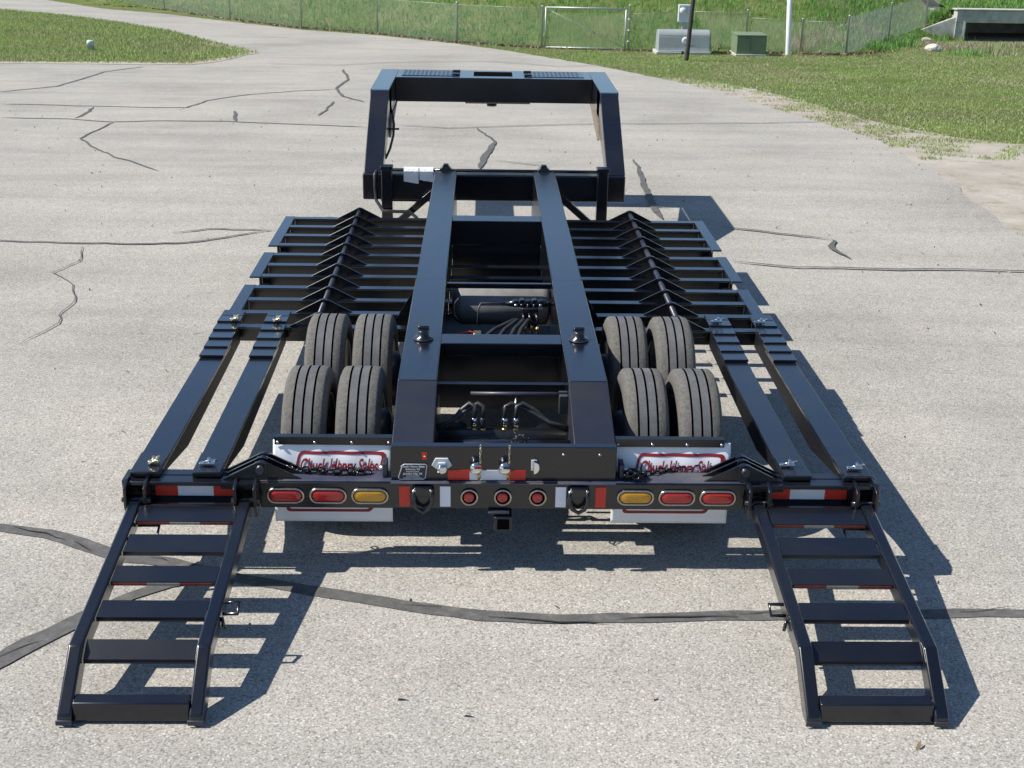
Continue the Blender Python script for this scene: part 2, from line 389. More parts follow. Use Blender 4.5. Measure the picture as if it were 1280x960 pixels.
verge = px_poly([(1700, 215), (1280, 180), (1210, 173), (1150, 163), (1092, 152), (1029, 131), (985, 121), (940, 111), (890, 101), (840, 96)]) + [(x_-.9, y_-.1) for x_, y_ in px_poly([(840, 101), (890, 113), (930, 125), (1000, 145), (1050, 161), (1102, 177), (1157, 209), (1211, 244), (1280, 300)])] + [(4.2, 2), (4.1, -25), (14, -25)]
sheet('dirt_verge', ragged(verge, .2, .10, 5), -.012, DIRT)
isl = px_poly([(0, 12), (80, 19), (150, 28), (215, 39), (255, 50), (322, 66), (285, 74), (240, 80), (120, 79), (0, 78)])
isl = isl+[(isl[-1][0]-20, isl[-1][1]-2), (isl[0][0]-25, isl[0][1]+8)]
sheet('island_soil', ragged(isl, .25, .08, 6), .004, SOIL)
edge2 = px_poly([(250, 52), (285, 57), (322, 66), (285, 75), (240, 81.5), (120, 80.5), (0, 79.5), (0, 77), (120, 77.5), (240, 78), (280, 72), (305, 65), (270, 58), (245, 54)])
sheet('island_rim', ragged(edge2, .2, .06, 8), .007, DIRT)

# ---- cracks
def strip(name, px, w, mt=TAR, dz=.004, seed=0, wob=.25):
    pts = [gnd(*p) for p in px]; r = random.Random(seed); ps = []
    for a, bb in zip(pts, pts[1:]):
        k = max(2, int((bb-a).length/.10))
        ps += [a.lerp(bb, i/k) for i in range(k)]
    ps.append(pts[-1]); v = []; n = len(ps); ph = [r.uniform(0, 6.28) for _ in range(4)]
    off = 0
    for i, p in enumerate(ps):
        d = (ps[min(i+1, n-1)]-ps[max(i-1, 0)]); d.z = 0; d.normalize(); nn = Vector((-d.y, d.x, 0))
        ww = w[min(int(i/n*len(w)), len(w)-1)] if isinstance(w, list) else w
        s = i*.1; rj = min(.5, .03/ww); k1 = 1+wob*(math.sin(s*3+ph[0])*.5+r.uniform(-rj, rj)); k2 = 1+wob*(math.sin(s*4+ph[1])*.5+r.uniform(-rj, rj))
        off = off*.9+r.uniform(-1, 1)*(.018 if ww < .06 else .010)
        fade = min(1, (i+.6)/3, (n-i-.4)/3)
        for q in (p+nn*(off+ww/2*k1*fade), p+nn*(off-ww/2*k2*fade)):
            v.append((q.x, q.y, float(g(q.y))+dz))
    f = [(2*i, 2*i+1, 2*i+3, 2*i+2) for i in range(n-1)]
    o = raw(name, v, f, mt); o['kind'] = 'structure'
    return o
strip('crack_seal', [(-60, 650), (0, 660), (60, 669), (120, 686), (160, 697), (215, 703), (300, 724), (385, 737), (480, 752), (600, 769), (700, 775), (800, 775), (900, 771), (980, 769), (1100, 770), (1200, 766), (1340, 764)], [.085, .095, .10, .085, .08, .085, .09, .09, .08, .075], seed=1)
strip('crack_seal', [(-70, 870), (0, 828), (40, 806), (90, 780), (130, 762), (165, 748), (215, 733), (280, 724)], [.12, .11, .10, .085, .075, .07], seed=2, dz=.006)
def fissure(px, seed, w=.011):
    strip('open_crack', px, w, FISS, .009, seed, .9)
fissure([(20, 658), (60, 667), (85, 674)], 3); fissure([(90, 679), (115, 689)], 4); fissure([(-10, 824), (30, 808), (55, 800)], 5)
fissure([(500, 757), (550, 762)], 6); fissure([(610, 770), (700, 776), (760, 776)], 7); fissure([(770, 778), (830, 773), (920, 769)], 8); fissure([(925, 771), (975, 769)], 9); fissure([(1200, 767), (1275, 762)], 10)
fissure([(190, 697), (215, 702)], 11)
C = [([(0, 115), (40, 111), (70, 108), (95, 101), (130, 90), (180, 83.5)], .10), ([(55, 109.5), (72, 108)], .16), ([(0, 130), (100, 132.5), (170, 134), (235, 135), (260, 126), (310, 118), (370, 114), (420, 112)], .07),
     ([(0, 147), (90, 149), (140, 152.5), (200, 151.5), (280, 152), (325, 154), (400, 157), (460, 159)], .07), ([(118, 134), (112, 139), (90, 148)], .07), ([(144, 153), (125, 162), (103, 173), (115, 184), (150, 198), (200, 214)], .045),
     ([(293, 139), (290, 146), (292, 152)], .08), ([(430, 87), (438, 99), (420, 110), (424, 117), (428, 121), (455, 128)], .075), ([(417, 127), (410, 138), (398, 145)], .05),
     ([(-30, 300), (0, 302), (100, 305), (160, 306), (220, 305), (280, 298), (340, 288)], .045), ([(215, 292), (260, 287), (345, 289)], .045),
     ([(105, 308), (95, 328), (65, 342), (85, 358), (88, 378), (70, 395), (70, 405), (45, 420), (25, 432)], .014),
     ([(596, 160), (612, 172), (617, 178), (606, 194), (600, 212)], [.04, .06, .10, .12, .10]), ([(495, 157), (560, 161), (640, 158), (700, 156), (780, 155), (860, 155), (1030, 153)], .05),
     ([(790, 200), (797, 208), (806, 235), (820, 262), (828, 275)], [.05, .08, .10, .10]), ([(612, 201), (640, 204), (690, 210)], .035),
     ([(900, 284), (960, 292), (1040, 301)], .05), ([(1040, 301), (1046, 303), (1040, 310), (1050, 318), (1064, 325)], [.05, .06, .08, .06, .05]),
     ([(915, 328), (960, 332), (1000, 335), (1080, 337), (1180, 339), (1340, 342)], .05),
     ([(330, 80), (420, 82), (500, 78), (600, 77), (660, 80), (700, 84), (760, 82)], .05), ([(695, 225), (760, 258), (800, 258), (840, 262)], .03)]
for i, (p, w) in enumerate(C): strip('crack_seal', p, [q*.75 for q in w] if isinstance(w, list) else w*.72, dz=.004+.0007*i, seed=20+i)

# ------------------------------------------------------------------ trailer
T = empty('gooseneck_trailer'); tag(T, 'black steel gooseneck equipment trailer with dual tyres, fold-out slatted wings and lowered rear ramps', 'trailer')
ZR, ZD = .7825, .47
# main rails
for s in (-1, 1):
    r = MB().box(s*.35, s*.55, 2.47, 5.95, .36, ZR-.003).obj('frame_rail', PAINT, T, .006)
    r = MB().box(s*.347, s*.554, .60, 2.468, .37, ZR).obj('frame_rail', PAINT, T, .006)
    tl = MB().prism([(.60, ZR-.001), (.085, .645), (.085, .47), (.60, .50)], 'x', s*.347, s*.554).obj('sloped_rail_tail', GRIP, T, .005)
    # clamp knob on the rail
    k = MB().lathe([(0, .052), (.008, .055), (.016, .052), (.02, .034), (.05, .034), (.055, .03), (.056, 0)], 'z', (s*.447, 1.255, ZR), 24).obj('tie_down_socket', SATIN, T)
    MB().box(s*.447-.033, s*.447+.033, 1.262, 1.30, ZR+.03, ZR+.075).obj('socket_cap', PAINT, k, .008)
    MB().lathe([(0, .055), (.004, .058), (.008, .054), (.009, .045)], 'z', (s*.447, 1.255, ZR+.002), 24).obj('socket_ring', WORN, k)
    # gusset plates at rail side
    for yy in (2.55,):
        MB().prism([(s*.556, .70), (s*.556, .46), (s*.70, .46)], 'y', yy, yy+.012).obj('gusset', PAINT, T)
    # suspension hanger boxes
    for yy in (.30, 1.16, 2.02):
        MB().box(s*.42, s*.50, yy-.06, yy+.06, .30, .50).obj('spring_hanger', SATIN, T, .006)
    for yy in (.72, 1.63):
        MB().prism([(yy-.40, .42), (yy, .30), (yy+.38, .42), (yy+.38, .45), (yy, .335), (yy-.40, .45)], 'x', s*.435, s*.485).obj('leaf_spring', WORN, T)
# cross members between the rails
MB().box(-.346, .346, 1.20, 1.365, .70, ZR-.004).obj('cross_member', PAINT, T, .004)
MB().box(-.346, .346, 2.435, 2.47, .728, ZR-.02).obj('cross_member', PAINT, T, .004)
MB().box(-.349, .349, 4.10, 4.28, .58, ZR-.01).obj('cross_member', PAINT, T, .004)
MB().box(-.346, .346, 1.40, 1.43, .42, .70).obj('bulkhead_plate', SATIN, T)
MB().box(-.346, .346, 4.12, 4.14, .40, .58).obj('bulkhead_plate', SATIN, T)
MB().box(-.346, .346, .86, .90, .52, .66).obj('bulkhead_plate', SATIN, T)
MB().box(-.40, .40, 1.44, 2.94, .374, .386).obj('added_dark_pan', MATTE, T)  # added black plate, hides sunlit ground between the rails
MB().tube([(-.17, .62, .70), (.347, .62, .70)], .012, 8).obj('cross_rod', WORN, T)
MB().box(.30, .346, .58, .66, .60, .705).obj('rod_bracket', WORN, T, .003)
MB().tube([(-.346, .34, .50), (.346, .34, .50)], .055, 14).obj('cross_tube', SATIN, T)
MB().box(-.346, .346, .42, .48, .40, .46).obj('cross_member', SATIN, T, .004)
# axles + hubs
for ya in (.72, 1.63):
    MB().tube([(-1.15, ya, .395), (1.15, ya, .395)], .06, 16).obj('axle', SATIN, T)
    for s in (-1, 1):
        MB().lathe([(0, .16), (.16, .17), (.18, .12)], 'x', (s*.60 if s > 0 else -.78, ya, .395), 24).obj('brake_drum', RIM, T)
    for s in (-1, 1):
        MB().lathe([(0, .07), (.11, .07), (.115, .04)], 'z', (s*.26, ya+.06, .335), 18).obj('brake_chamber', SATIN, T)
# tyres
def tyre_mesh():
    R, w = .395, .118; g1 = .012
    pr = [(-.085, .245), (-.112, .275), (-w, .320), (-.115, .352), (-.104, .378), (-.098, .386)]
    prof = [(a, r) for a, r in pr]
    def groove(c): return [(c-.0055, R-.001), (c-.004, R-g1), (c+.004, R-g1), (c+.0055, R-.001)]
    tread = [(-.092, R-.004)]+groove(-.050)+groove(0)+groove(.050)+[(.092, R-.004)]
    prof += tread+[(-a, r) for a, r in pr[::-1]]+[(.07, .235), (-.07, .235)]
    b_ = MB().lathe(prof, 'x', n=72, closed=True)
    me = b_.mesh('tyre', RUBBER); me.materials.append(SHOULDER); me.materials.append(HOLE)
    for p in me.polygons:
        c = p.center; rr = math.hypot(c.y, c.z)
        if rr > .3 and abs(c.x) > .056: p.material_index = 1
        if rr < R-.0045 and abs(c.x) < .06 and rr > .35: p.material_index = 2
        if abs(c.x) < .099: p.use_smooth = rr < R-.02 or True
    me.set_sharp_from_angle(angle=math.radians(40)); return me
def rim_mesh():
    return MB().lathe([(-.10, .245), (-.104, .25), (-.10, .232), (-.03, .215), (-.02, .12), (.0, .10), (.02, .12), (.03, .215), (.10, .232), (.104, .25), (.10, .245)], 'x', n=40).mesh('wheel', RIM)
TY, RM = tyre_mesh(), rim_mesh()
for ya in (.72, 1.63):
    for x in (-1.035, -.755, .755, 1.035):
        w = link('wheel', RM, T, (x, ya, .395), (random.uniform(0, 6), 0, 0)); link('tyre', TY, w)
    for s in (-1, 1):
        MB().lathe([(0, .12), (.05, .12), (.055, .07), (.12, .065), (.125, 0)], 'x', (s*1.035 if s > 0 else -1.16, ya, .395), 20).obj('hub', SATIN, T)
# rear bumper beam + header
BM = MB().box(-1.20, 1.20, .012, .145, .325, ZD-.006).obj('bumper_beam', PAINT, T, .005)
for s in (-1, 1):
    o = MB().box(s*1.205, s*1.845, -.005, .145, ZD-.022, ZD).obj('wing_rear_beam', PAINT, T, .004)
    MB().box(s*1.205, s*1.845, .05, .10, .345, ZD-.023).obj('beam_web', PAINT, o)
    MB().box(s*1.205, s*1.845, -.005, .12, .335, .349).obj('beam_flange', PAINT, o, .003)
    MB().box(s*1.846, s*1.875, .02, .15, .40, ZD-.004).obj('end_plate', PAINT, o, .003)
    MB().box(s*1.25, s*1.80, .075, .078, ZD, ZD+.003).obj('seam', SATIN, o)
    MB().box(s*.556, s*1.20, .02, .144, ZD-.0055, ZD-.001).obj('beam_top_plate', DUSTY, T, .001)
HD = MB().box(-.556, .556, .035, .085, .452, .652).obj('rear_header', PAINT, T, .004)
MB().box(-.556, .556, .0, .034, ZD-.0055, ZD-.001).obj('bumper_top_step', DUSTY, T, .001)
# lamps
def stadium(w, h, n=9):
    r = h/2; a = w/2-r
    return [(a+r*math.cos(t), r*math.sin(t)) for t in [(-.5+i/n)*math.pi for i in range(n+1)]]+[(-a+r*math.cos(t), r*math.sin(t)) for t in [(.5+i/n)*math.pi for i in range(n+1)]]
def ring_mesh(outline, r):
    return MB().tube([(x, 0, z) for x, z in outline], r, 8, closed=True).mesh('bezel', BEZEL)
OV = stadium(.155, .056); OVR = stadium(.176, .074)
ov_ring = ring_mesh(OVR, .0065)
def lens(outline, mt, name):
    n = len(outline); b_ = MB(); vs = []
    for k, (sc, dy) in enumerate(((1.06, .006), (1.0, -.004), (.9, -.008), (.6, -.010))): vs += [(x*sc, dy, z*sc) for x, z in outline]
    fs = [(k*n+i, k*n+(i+1) % n, (k+1)*n+(i+1) % n, (k+1)*n+i) for k in range(3) for i in range(n)]+[tuple(3*n+i for i in range(n))]
    return b_.add(vs, fs, True).mesh(name, mt)
LR, LA = lens(OV, RED, 'tail_lamp'), lens(OV, AMBER, 'turn_lamp')
grom = MB().prism(OVR, 'y', -.002, .02).mesh('grommet', HOLE)
for x, me in ((-1.075, LR), (-.866, LR), (-.660, LA), (.656, LA), (.862, LR), (1.066, LR)):
    o = link('tail_lamp' if me is LR else 'turn_lamp', me, T, (x, .006, .394)); link('bezel', ov_ring, o, (0, -.001, 0)); link('grommet', grom, o, (0, .002, 0))
C16 = [(math.cos(2*math.pi*i/20), math.sin(2*math.pi*i/20)) for i in range(20)]
rl = lens([(x*.026, z*.026) for x, z in C16], RED, 'marker_lamp'); rr_ = ring_mesh([(x*.040, z*.040) for x, z in C16], .0055)
rg = MB().prism([(x*.038, z*.038) for x, z in C16], 'y', -.001, .02).mesh('grommet', HOLE)
for x in (-.171, -.005, .168):
    o = link('marker_lamp', rl, T, (x, .004, .392)); link('bezel', rr_, o, (.002, -.002, 0)); link('grommet', rg, o, (0, .004, 0))
for x, mt in ((-.489, RTAPE), (-.288, WTAPE), (.284, WTAPE), (.482, RTAPE)):
    MB().box(x-.026, x+.026, .008, .0115, .338, .448).obj('reflective_tape', mt, T)
for x0, x1, mt in ((-.275, -.169, RTAPE), (-.1685, .016, WTAPE), (.0165, .108, RTAPE)):
    MB().box(x0, x1, .031, .0345, .474, .527).obj('reflective_tape', mt, T)
for s in (-1, 1):
    for x0, x1, mt in ((1.318, 1.435, RTAPE), (1.4355, 1.61, WTAPE), (1.6105, 1.72, RTAPE)):
        MB().box(s*x0, s*x1, .046, .0495, .372, .425).obj('reflective_tape', mt, T)
# D rings on bumper
for x in (-.398, .372):
    o = MB().box(x-.045, x+.045, -.022, .011, .405, .452).obj('tie_down_bracket', PAINT, T, .008)
    MB().tube([(x-.042, -.012, .44), (x-.045, -.02, .38), (x-.03, -.022, .34), (x, -.022, .322), (x+.03, -.022, .34), (x+.045, -.02, .38), (x+.042, -.012, .44)], .011, 8).obj('d_ring', PAINT, o)
    for sx in (-.04, .04): MB().lathe([(0, .007), (-.006, .007), (-.007, 0)], 'y', (x+sx, -.022, .44), 10).obj('rivet', STEEL, o)
# receiver
o = MB().box(-.045, .045, -.03, .25, .222, .300).obj('receiver_tube', PAINT, T, .006)
MB().box(-.030, .030, -.0315, -.02, .233, .289).obj('receiver_opening_shade', HOLE, o)  # black block painted in for the shade inside the tube mouth
MB().box(-.075, .03, -.02, .10, .310, .322).obj('receiver_plate', WORN, T, .003)
# header furniture
o = MB().prism([(-.512, .472), (-.395, .472), (-.382, .482), (-.374, .555), (-.38, .562), (-.49, .562), (-.502, .555), (-.518, .482)], 'y', .030, .0348).obj('data_plate', PLATE, T)
pl = [(-.513, .477), (-.398, .477), (-.386, .485), (-.379, .552), (-.384, .558), (-.489, .558), (-.499, .552), (-.519, .485)]
MB().tube([(x, .0295, z) for x, z in pl], .0022, 6, closed=True).obj('plate_border', PLTXT, o)
for z, hw in ((.518, .032), (.4945, .032), (.484, .046)):           # lines too fine to read
    q = MB(); xx = -hw
    while xx < hw:
        l_ = random.uniform(.003, .008); q.box(-.449+xx, -.449+min(xx+l_, hw), .0285, .0297, z-.002, z+.002); xx += l_+.0015
    q.obj('lettering', PLTXT, o)
for s_, z, sz in (('Chuck Henry Sales', .546, .0155), ('Solomon, KS', .531, .0135), ('Junction City, KS', .507, .0135)):
    me = text_mesh(s_, sz, .12, .0006); me.materials.append(PLTXT); link('lettering', me, o, (-.449, .0292, z), (math.pi/2, 0, 0))
o = MB().box(-.402, -.378, .031, .0345, .582, .620).obj('clearance_reflector', RTAPE, T, .001)
MB().lathe([(0, .006), (-.004, .005), (-.005, 0)], 'y', (-.388, .031, .600), 10).obj('rivet', BRASS, o)
o = MB().prism([(-.305+.05*a, .555+.05*c_) for a, c_ in ((-.62, .75), (.62, .75), (1, 0), (.45, -.45), (.25, -.9), (-.25, -.9), (-.45, -.45), (-1, 0))], 'y', .022, .0345).obj('trailer_plug_socket', LTGREY, T, .002)
MB().lathe([(.0, .027), (-.022, .025), (-.03, .022), (-.031, 0)], 'y', (-.304, .022, .544), 20).obj('socket_lid', CHROME, o)
MB().box(-.322, -.286, .004, .02, .565, .577).obj('lid_spring', LTGREY, o, .002)
linkme = MB().tube([(.35*math.cos(a) + (.35 if math.cos(a) > 0 else -.35)*.9, .45*math.sin(a), 0) for a in [2*math.pi*i/14 for i in range(14)]], .19, 6, closed=True).mesh('link', BLACKCHAIN)
linkz = MB().tube([(.35*math.cos(a) + (.35 if math.cos(a) > 0 else -.35)*.9, .45*math.sin(a), 0) for a in [2*math.pi*i/14 for i in range(14)]], .14, 6, closed=True).mesh('link', ZINC)
def chain(parent, pts, size, me, seed=0, jit=.15):
    r = random.Random(seed); pts = [Vector(p) for p in pts]; acc = []; step = size*1.05
    L = [0]
    for a, bb in zip(pts, pts[1:]): L.append(L[-1]+(bb-a).length)
    n = int(L[-1]/step); k = 0
    for i in range(n+1):
        s = i*step
        while k < len(L)-2 and L[k+1] < s: k += 1
        d = pts[k+1]-pts[k]; p = pts[k]+d*((s-L[k])/max(1e-6, L[k+1]-L[k])); d = d.normalized()
        o = link('link', me, parent); q = d.to_track_quat('X', 'Z')
        roll = (math.pi/2 if i % 2 else 0)+.6+r.uniform(-jit, jit)*2
        o.rotation_euler = (q @ Vector((1, 0, 0)).rotation_difference(Vector((1, 0, 0))) @ __import__('mathutils').Quaternion((1, 0, 0), roll)).to_euler()
        o.location = p+Vector((r.uniform(-jit, jit), r.uniform(-jit, jit), r.uniform(-jit, jit)*.3))*size
        o.scale = (size*.72,)*3
for x in (-.138, .004):
    o = MB().lathe([(.0, .02), (-.02, .022), (-.026, .03), (-.045, .032), (-.058, .024), (-.062, 0)], 'y', (x, .035, .555), 18).obj('air_coupling', CHROME, T)
    MB().box(x-.008, x+.03, -.03, -.012, .560, .575).obj('coupling_tab', RDIM if x < 0 else PLATE, o, .003)
    MB().tube([(x+.012, -.02, .53), (x+.018, .0, .51), (x+.014, .005, .487)], .007, 6).obj('snap_clip', BRASS, o)
    h = empty('hanging_chain', (x+.022, .02, .66)); h.parent = T
    chain(h, [(0, 0, 0), (0, -.004, -.05), (.003, -.004, -.12), (-.002, -.002, -.19)], .014, linkz, 5, .05)
o = MB().box(.135, .163, .028, .0345, .527, .585).obj('lamp_bracket', LTGREY, T, .002)
MB().prism([(.146+.03*math.sin(a), .553+.034*math.cos(a)) for a in [math.pi*(i/10) for i in range(11)]], 'y', .0, .027).obj('licence_lamp', CHROME, T, .004)
for x in (.293, .472): MB().lathe([(0, .008), (-.006, .007), (-.008, 0)], 'y', (x, .035, .613), 10).obj('bolt', STEEL, T)
# mud flaps
def rrect(x0, x1, z0, z1, sh, r=.025):
    cs = [(x0, z0), (x1, z0), (x1, z1), (x0, z1)]; out = []
    for (cx, cz), (sx, sz), a0 in zip(cs, ((1, 1), (-1, 1), (-1, -1), (1, -1)), (math.pi, 1.5*math.pi, 0, .5*math.pi)):
        for i in range(7):
            a = a0+i/6*math.pi/2
            out.append((cx+sx*r+r*math.cos(a), cz+sz*r+r*math.sin(a)))
    return [(x+(z-z0)*sh, z) for x, z in out]
for s in (-1, 1):
    xc = -.858 if s < 0 else .852
    an = MB().box(xc-.288 if s > 0 else -1.146, xc+.262 if s > 0 else -.56, .185, .192, .590, .632).box(xc-.288 if s > 0 else -1.146, xc+.262 if s > 0 else -.56, .192, .225, .625, .632).obj('flap_bracket', SATIN, T)
    a0, a1 = (-1.13, -.575) if s < 0 else (.575, 1.10)
    for i in range(4): MB().lathe([(0, .008), (-.005, .008), (-.008, .005), (-.009, 0)], 'y', (a0+(a1-a0)*i/3, .185, .604), 12).obj('bolt', STEEL, an)
    def wave(x, z, s=s): return .158+.050*max(0, (z-.46)/.146)**1.25+.0035*math.sin((x-xc)*38+1.0)*max(0, min(1, (z-.45)/.1))+.01*max(0, (.4-z))
    nx, nz = 40, 24; x0, x1, z0, z1 = xc-.298, xc+.298, .176, .606; vs = []; fs = []
    for j in range(nz+1):
        for i in range(nx+1):
            x, z = x0+(x1-x0)*i/nx, z0+(z1-z0)*j/nz; vs.append((x, wave(x, z), z))
    fs = [(j*(nx+1)+i, j*(nx+1)+i+1, (j+1)*(nx+1)+i+1, (j+1)*(nx+1)+i) for j in range(nz) for i in range(nx)]
    fl_ = MB().add(vs, fs, True).obj('mud_flap', FLAP, T)
    md = fl_.modifiers.new('thickness', 'SOLIDIFY'); md.thickness = .005; md.offset = 0
    fl_['label'] = 'white rubber mud flap with dark red lettering'
    rs = lambda q: [((a[0]*(1-t_)+b2[0]*t_), (a[1]*(1-t_)+b2[1]*t_)) for a, b2 in zip(q, q[1:]+q[:1]) for t_ in [i_/24 for i_ in range(24)]]
    ol = rrect(xc-.245, xc+.195, .232, .556, .24); inn = rrect(xc-.228, xc+.180, .247, .541, .24, .018); ol = rs(ol); inn = rs(inn); n = len(ol)
    vs = [(x, wave(x, z)-.0045, z) for x, z in ol]+[(x, wave(x, z)-.0045, z) for x, z in inn]
    vs2 = []; oo = []
    MB().add(vs, [(i, (i+1) % n, n+(i+1) % n, n+i) for i in range(n)]).obj('printed_border', PRINT, fl_)
    for s_, sz, zz, xx in (('Chuck Henry Sales', .064, .472, xc+.02), ('TRAILERS', .058, .40, xc)) if 0 else (('Chuck Henry Sales', .092, .485, xc+.03),):
        me = text_mesh(s_, sz, .28, .0020, space=.98); me.materials.append(PRINT)
        bm_ = bmesh.new(); bm_.from_mesh(me); bm_.to_mesh(me); bm_.free()
        mw = max(abs(v.co.x) for v in me.vertices); k = .20/mw
        for v in me.vertices: v.co.x *= k
        for v in me.vertices:
            X, Z = v.co.x+xx, v.co.y+zz; v.co = (X, wave(X, Z)-.0075+v.co.z, Z)
        link('lettering', me, fl_)
# loose chains on the bumper deck
def deck_pts(px, z): return [at(x, y, z=z+dz) for x, y, dz in px]
c1 = empty('chain', (-.9, .09, ZD)); tag(c1, 'black steel chain lying on the bumper under the complete lettering', 'chain')
c1.location = (0, 0, 0)
chain(c1, deck_pts([(350, 574, .03), (362, 581, .025), (371, 588, .012), (390, 589, .012), (410, 590, .012), (430, 591, .012), (452, 591, .012), (459, 590, .012), (440, 588, .024), (415, 588, .026), (395, 587, .026), (378, 586, .026)], ZD), .036, linkme, 3, .16)
c2 = empty('chain'); tag(c2, 'black steel chain in a pile on the bumper beside the partly hidden lettering', 'chain')
chain(c2, deck_pts([(903, 576, .03), (885, 580, .028), (865, 584, .02), (842, 586, .012), (820, 590, .012), (803, 594, .012), (785, 597, .012), (778, 591, .012), (792, 590, .012), (806, 593, .03), (794, 596, .03), (782, 594, .03), (790, 588, .03), (800, 590, .045), (788, 592, .045)], ZD), .036, linkme, 4, .16)
for s in (-1, 1):       # chain keeper lugs beside the header
    MB().box(s*.575, s*.600, .06, .14, ZD, ZD+.075).obj('chain_keeper', WORN, T, .004)
    MB().lathe([(-.02, .012), (.02, .012)], 'x', (s*.60, .09, ZD+.04), 10).obj('keeper_bolt', STEEL, T)
# hinges
def chevron(s, yy, zb=ZD, h=.095, w=.20, wing=True, th=.011):
    X = 1.195; e = 1 if wing else -1
    pts = [(X-e*.028, zb+h-.008), (X+e*.0, zb+h), (X+e*.02, zb+h-.004), (X+e*w, zb-.002), (X+e*w, zb-.05), (X+e*.02, zb-.06), (X-e*.028, zb+.01)]
    return MB().prism([(s*x, z) for x, z in pts], 'y', yy, yy+th).obj('hinge_plate', PAINT, T, .0015, 1)
BARS = [2.39, 2.69, 2.985, 3.28, 3.575, 3.875, 4.17, 4.465, 4.77, 5.065, 5.365]
for s in (-1, 1):
    for yy in (.025, .085, .135):
        chevron(s, yy, wing=True); chevron(s, yy+.014, wing=False)
    MB().tube([(s*1.195, .0, ZD+.06), (s*1.195, .165, ZD+.06)], .019, 12).obj('hinge_pin', WORN, T)
    for yy in BARS:
        chevron(s, yy-.006, wing=True); chevron(s, yy+.009, wing=False)
    MB().tube([(s*1.195, 2.30, ZD+.055), (s*1.195, 5.40, ZD+.055)], .019, 12).obj('hinge_pin', WORN, T)
# wing panels and centre cross bars
for s in (-1, 1):
    for ys, y0, y1 in ((BARS[7:], 4.42, 5.41), (BARS[4:7], 3.53, 4.215), (BARS[:4], 2.345, 3.325)):
        wp = MB().box(s*1.765, s*1.848, y0, y1, ZD-.012, ZD+.001).box(s*1.765, s*1.777, y0, y1, ZD-.11, ZD-.0125).obj('wing_panel', PAINT, T, .002, 1)
        for yy in ys:
            MB().box(s*1.26, s*1.764, yy-.037, yy+.037, ZD-.010, ZD).box(s*1.26, s*1.764, yy+.022, yy+.032, ZD-.115, ZD-.0105).obj('slat', PAINT, wp, .002, 1)
        if y0 > 2.5: MB().box(s*1.70, s*1.775, y0-.19, y0-.002, ZD-.115, ZD-.05).obj('panel_link', SATIN, wp, .003)
    for yy in BARS:
        MB().box(s*.556, s*1.13, yy-.037, yy+.037, ZD-.010, ZD).box(s*.556, s*1.13, yy+.022, yy+.032, ZD-.115, ZD-.0105).obj('cross_bar', PAINT, T, .002, 1)
for yy in BARS[2:]:
    MB().box(-.348, .348, yy-.037, yy+.037, ZD-.010, ZD).box(-.348, .348, yy+.022, yy+.032, ZD-.115, ZD-.0105).obj('cross_bar', PAINT, T, .002, 1)
# runner beams over the side
def locking_pin(px, py, z, parent, kind):
    p = at(px, py, z=z)
    o = MB().tube([p+Vector((0, 0, -.02)), p+Vector((0, 0, .03)), p+Vector((.0, -.004, .045))], .008, 8).obj('locking_pin', CHROME if kind else ZINC, parent)
    r = .028
    MB().tube([p+Vector((r*math.cos(a)*(1.3 if kind else 1), r*.8*math.sin(a), .022+.018*math.cos(a+kind))) for a in [2*math.pi*i/16 for i in range(16)]], .0045, 6, closed=True).obj('pin_ring', CHROME if kind else ZINC, o)
    MB().box(p.x-.03-.02*kind, p.x+.028, p.y-.012, p.y+.012, p.z+.004, p.z+.02).obj('pin_clip', CHROME if kind else ZINC, o, .004)
pins = {(-1, 0): ((294, 401), (193, 580)), (-1, 1): ((347, 402), (262, 582)), (1, 1): ((897, 404), (986, 584)), (1, 0): ((951, 405), (1070, 588))}
for s in (-1, 1):
    for j, (xa, xb) in enumerate(((1.695, 1.838), (1.392, 1.535))):
        xm = (xa+xb)/2; zt = ZD+.022
        rb = MB().prism([(.10, zt-.02), (2.36, zt-.02), (2.36, zt-.13), (1.9, zt-.14), (.75, zt-.165), (.30, zt-.09), (.10, zt-.075)], 'x', s*(xm-.052), s*(xm+.052)).obj('runner_beam', MATTE, T, .003)
        MB().box(s*xa, s*xb, .045, 1.95, zt-.019, zt).obj('runner_top', PAINT, rb, .003)
        MB().box(s*(xa+.002), s*(xb-.002), .035, .27, zt+.0003, zt+.013).obj('end_pad', PAINT, rb, .003)
        for i in range(5):
            y0 = 1.70+i*.145
            zz = zt+.0008+.007*i
            MB().prism([(y0, zz+.002), (y0, zz+.018), (y0+.165, zz+.014), (y0+.165, zz)], 'x', s*(xa-.003), s*(xb+.003)).obj('traction_cleat', PAINT, rb, .002, 1)
        MB().box(s*xa, s*xb, 2.40, 2.52, zt+.03, zt+.046).obj('end_pad', PAINT, rb, .003)
        (fx, fy), (bx, by) = pins[(s, j)]
        locking_pin(fx, fy, zt+.047, rb, 1 if s > 0 else 0); locking_pin(bx, by, zt+.014, rb, 1 if j or s > 0 else 0)
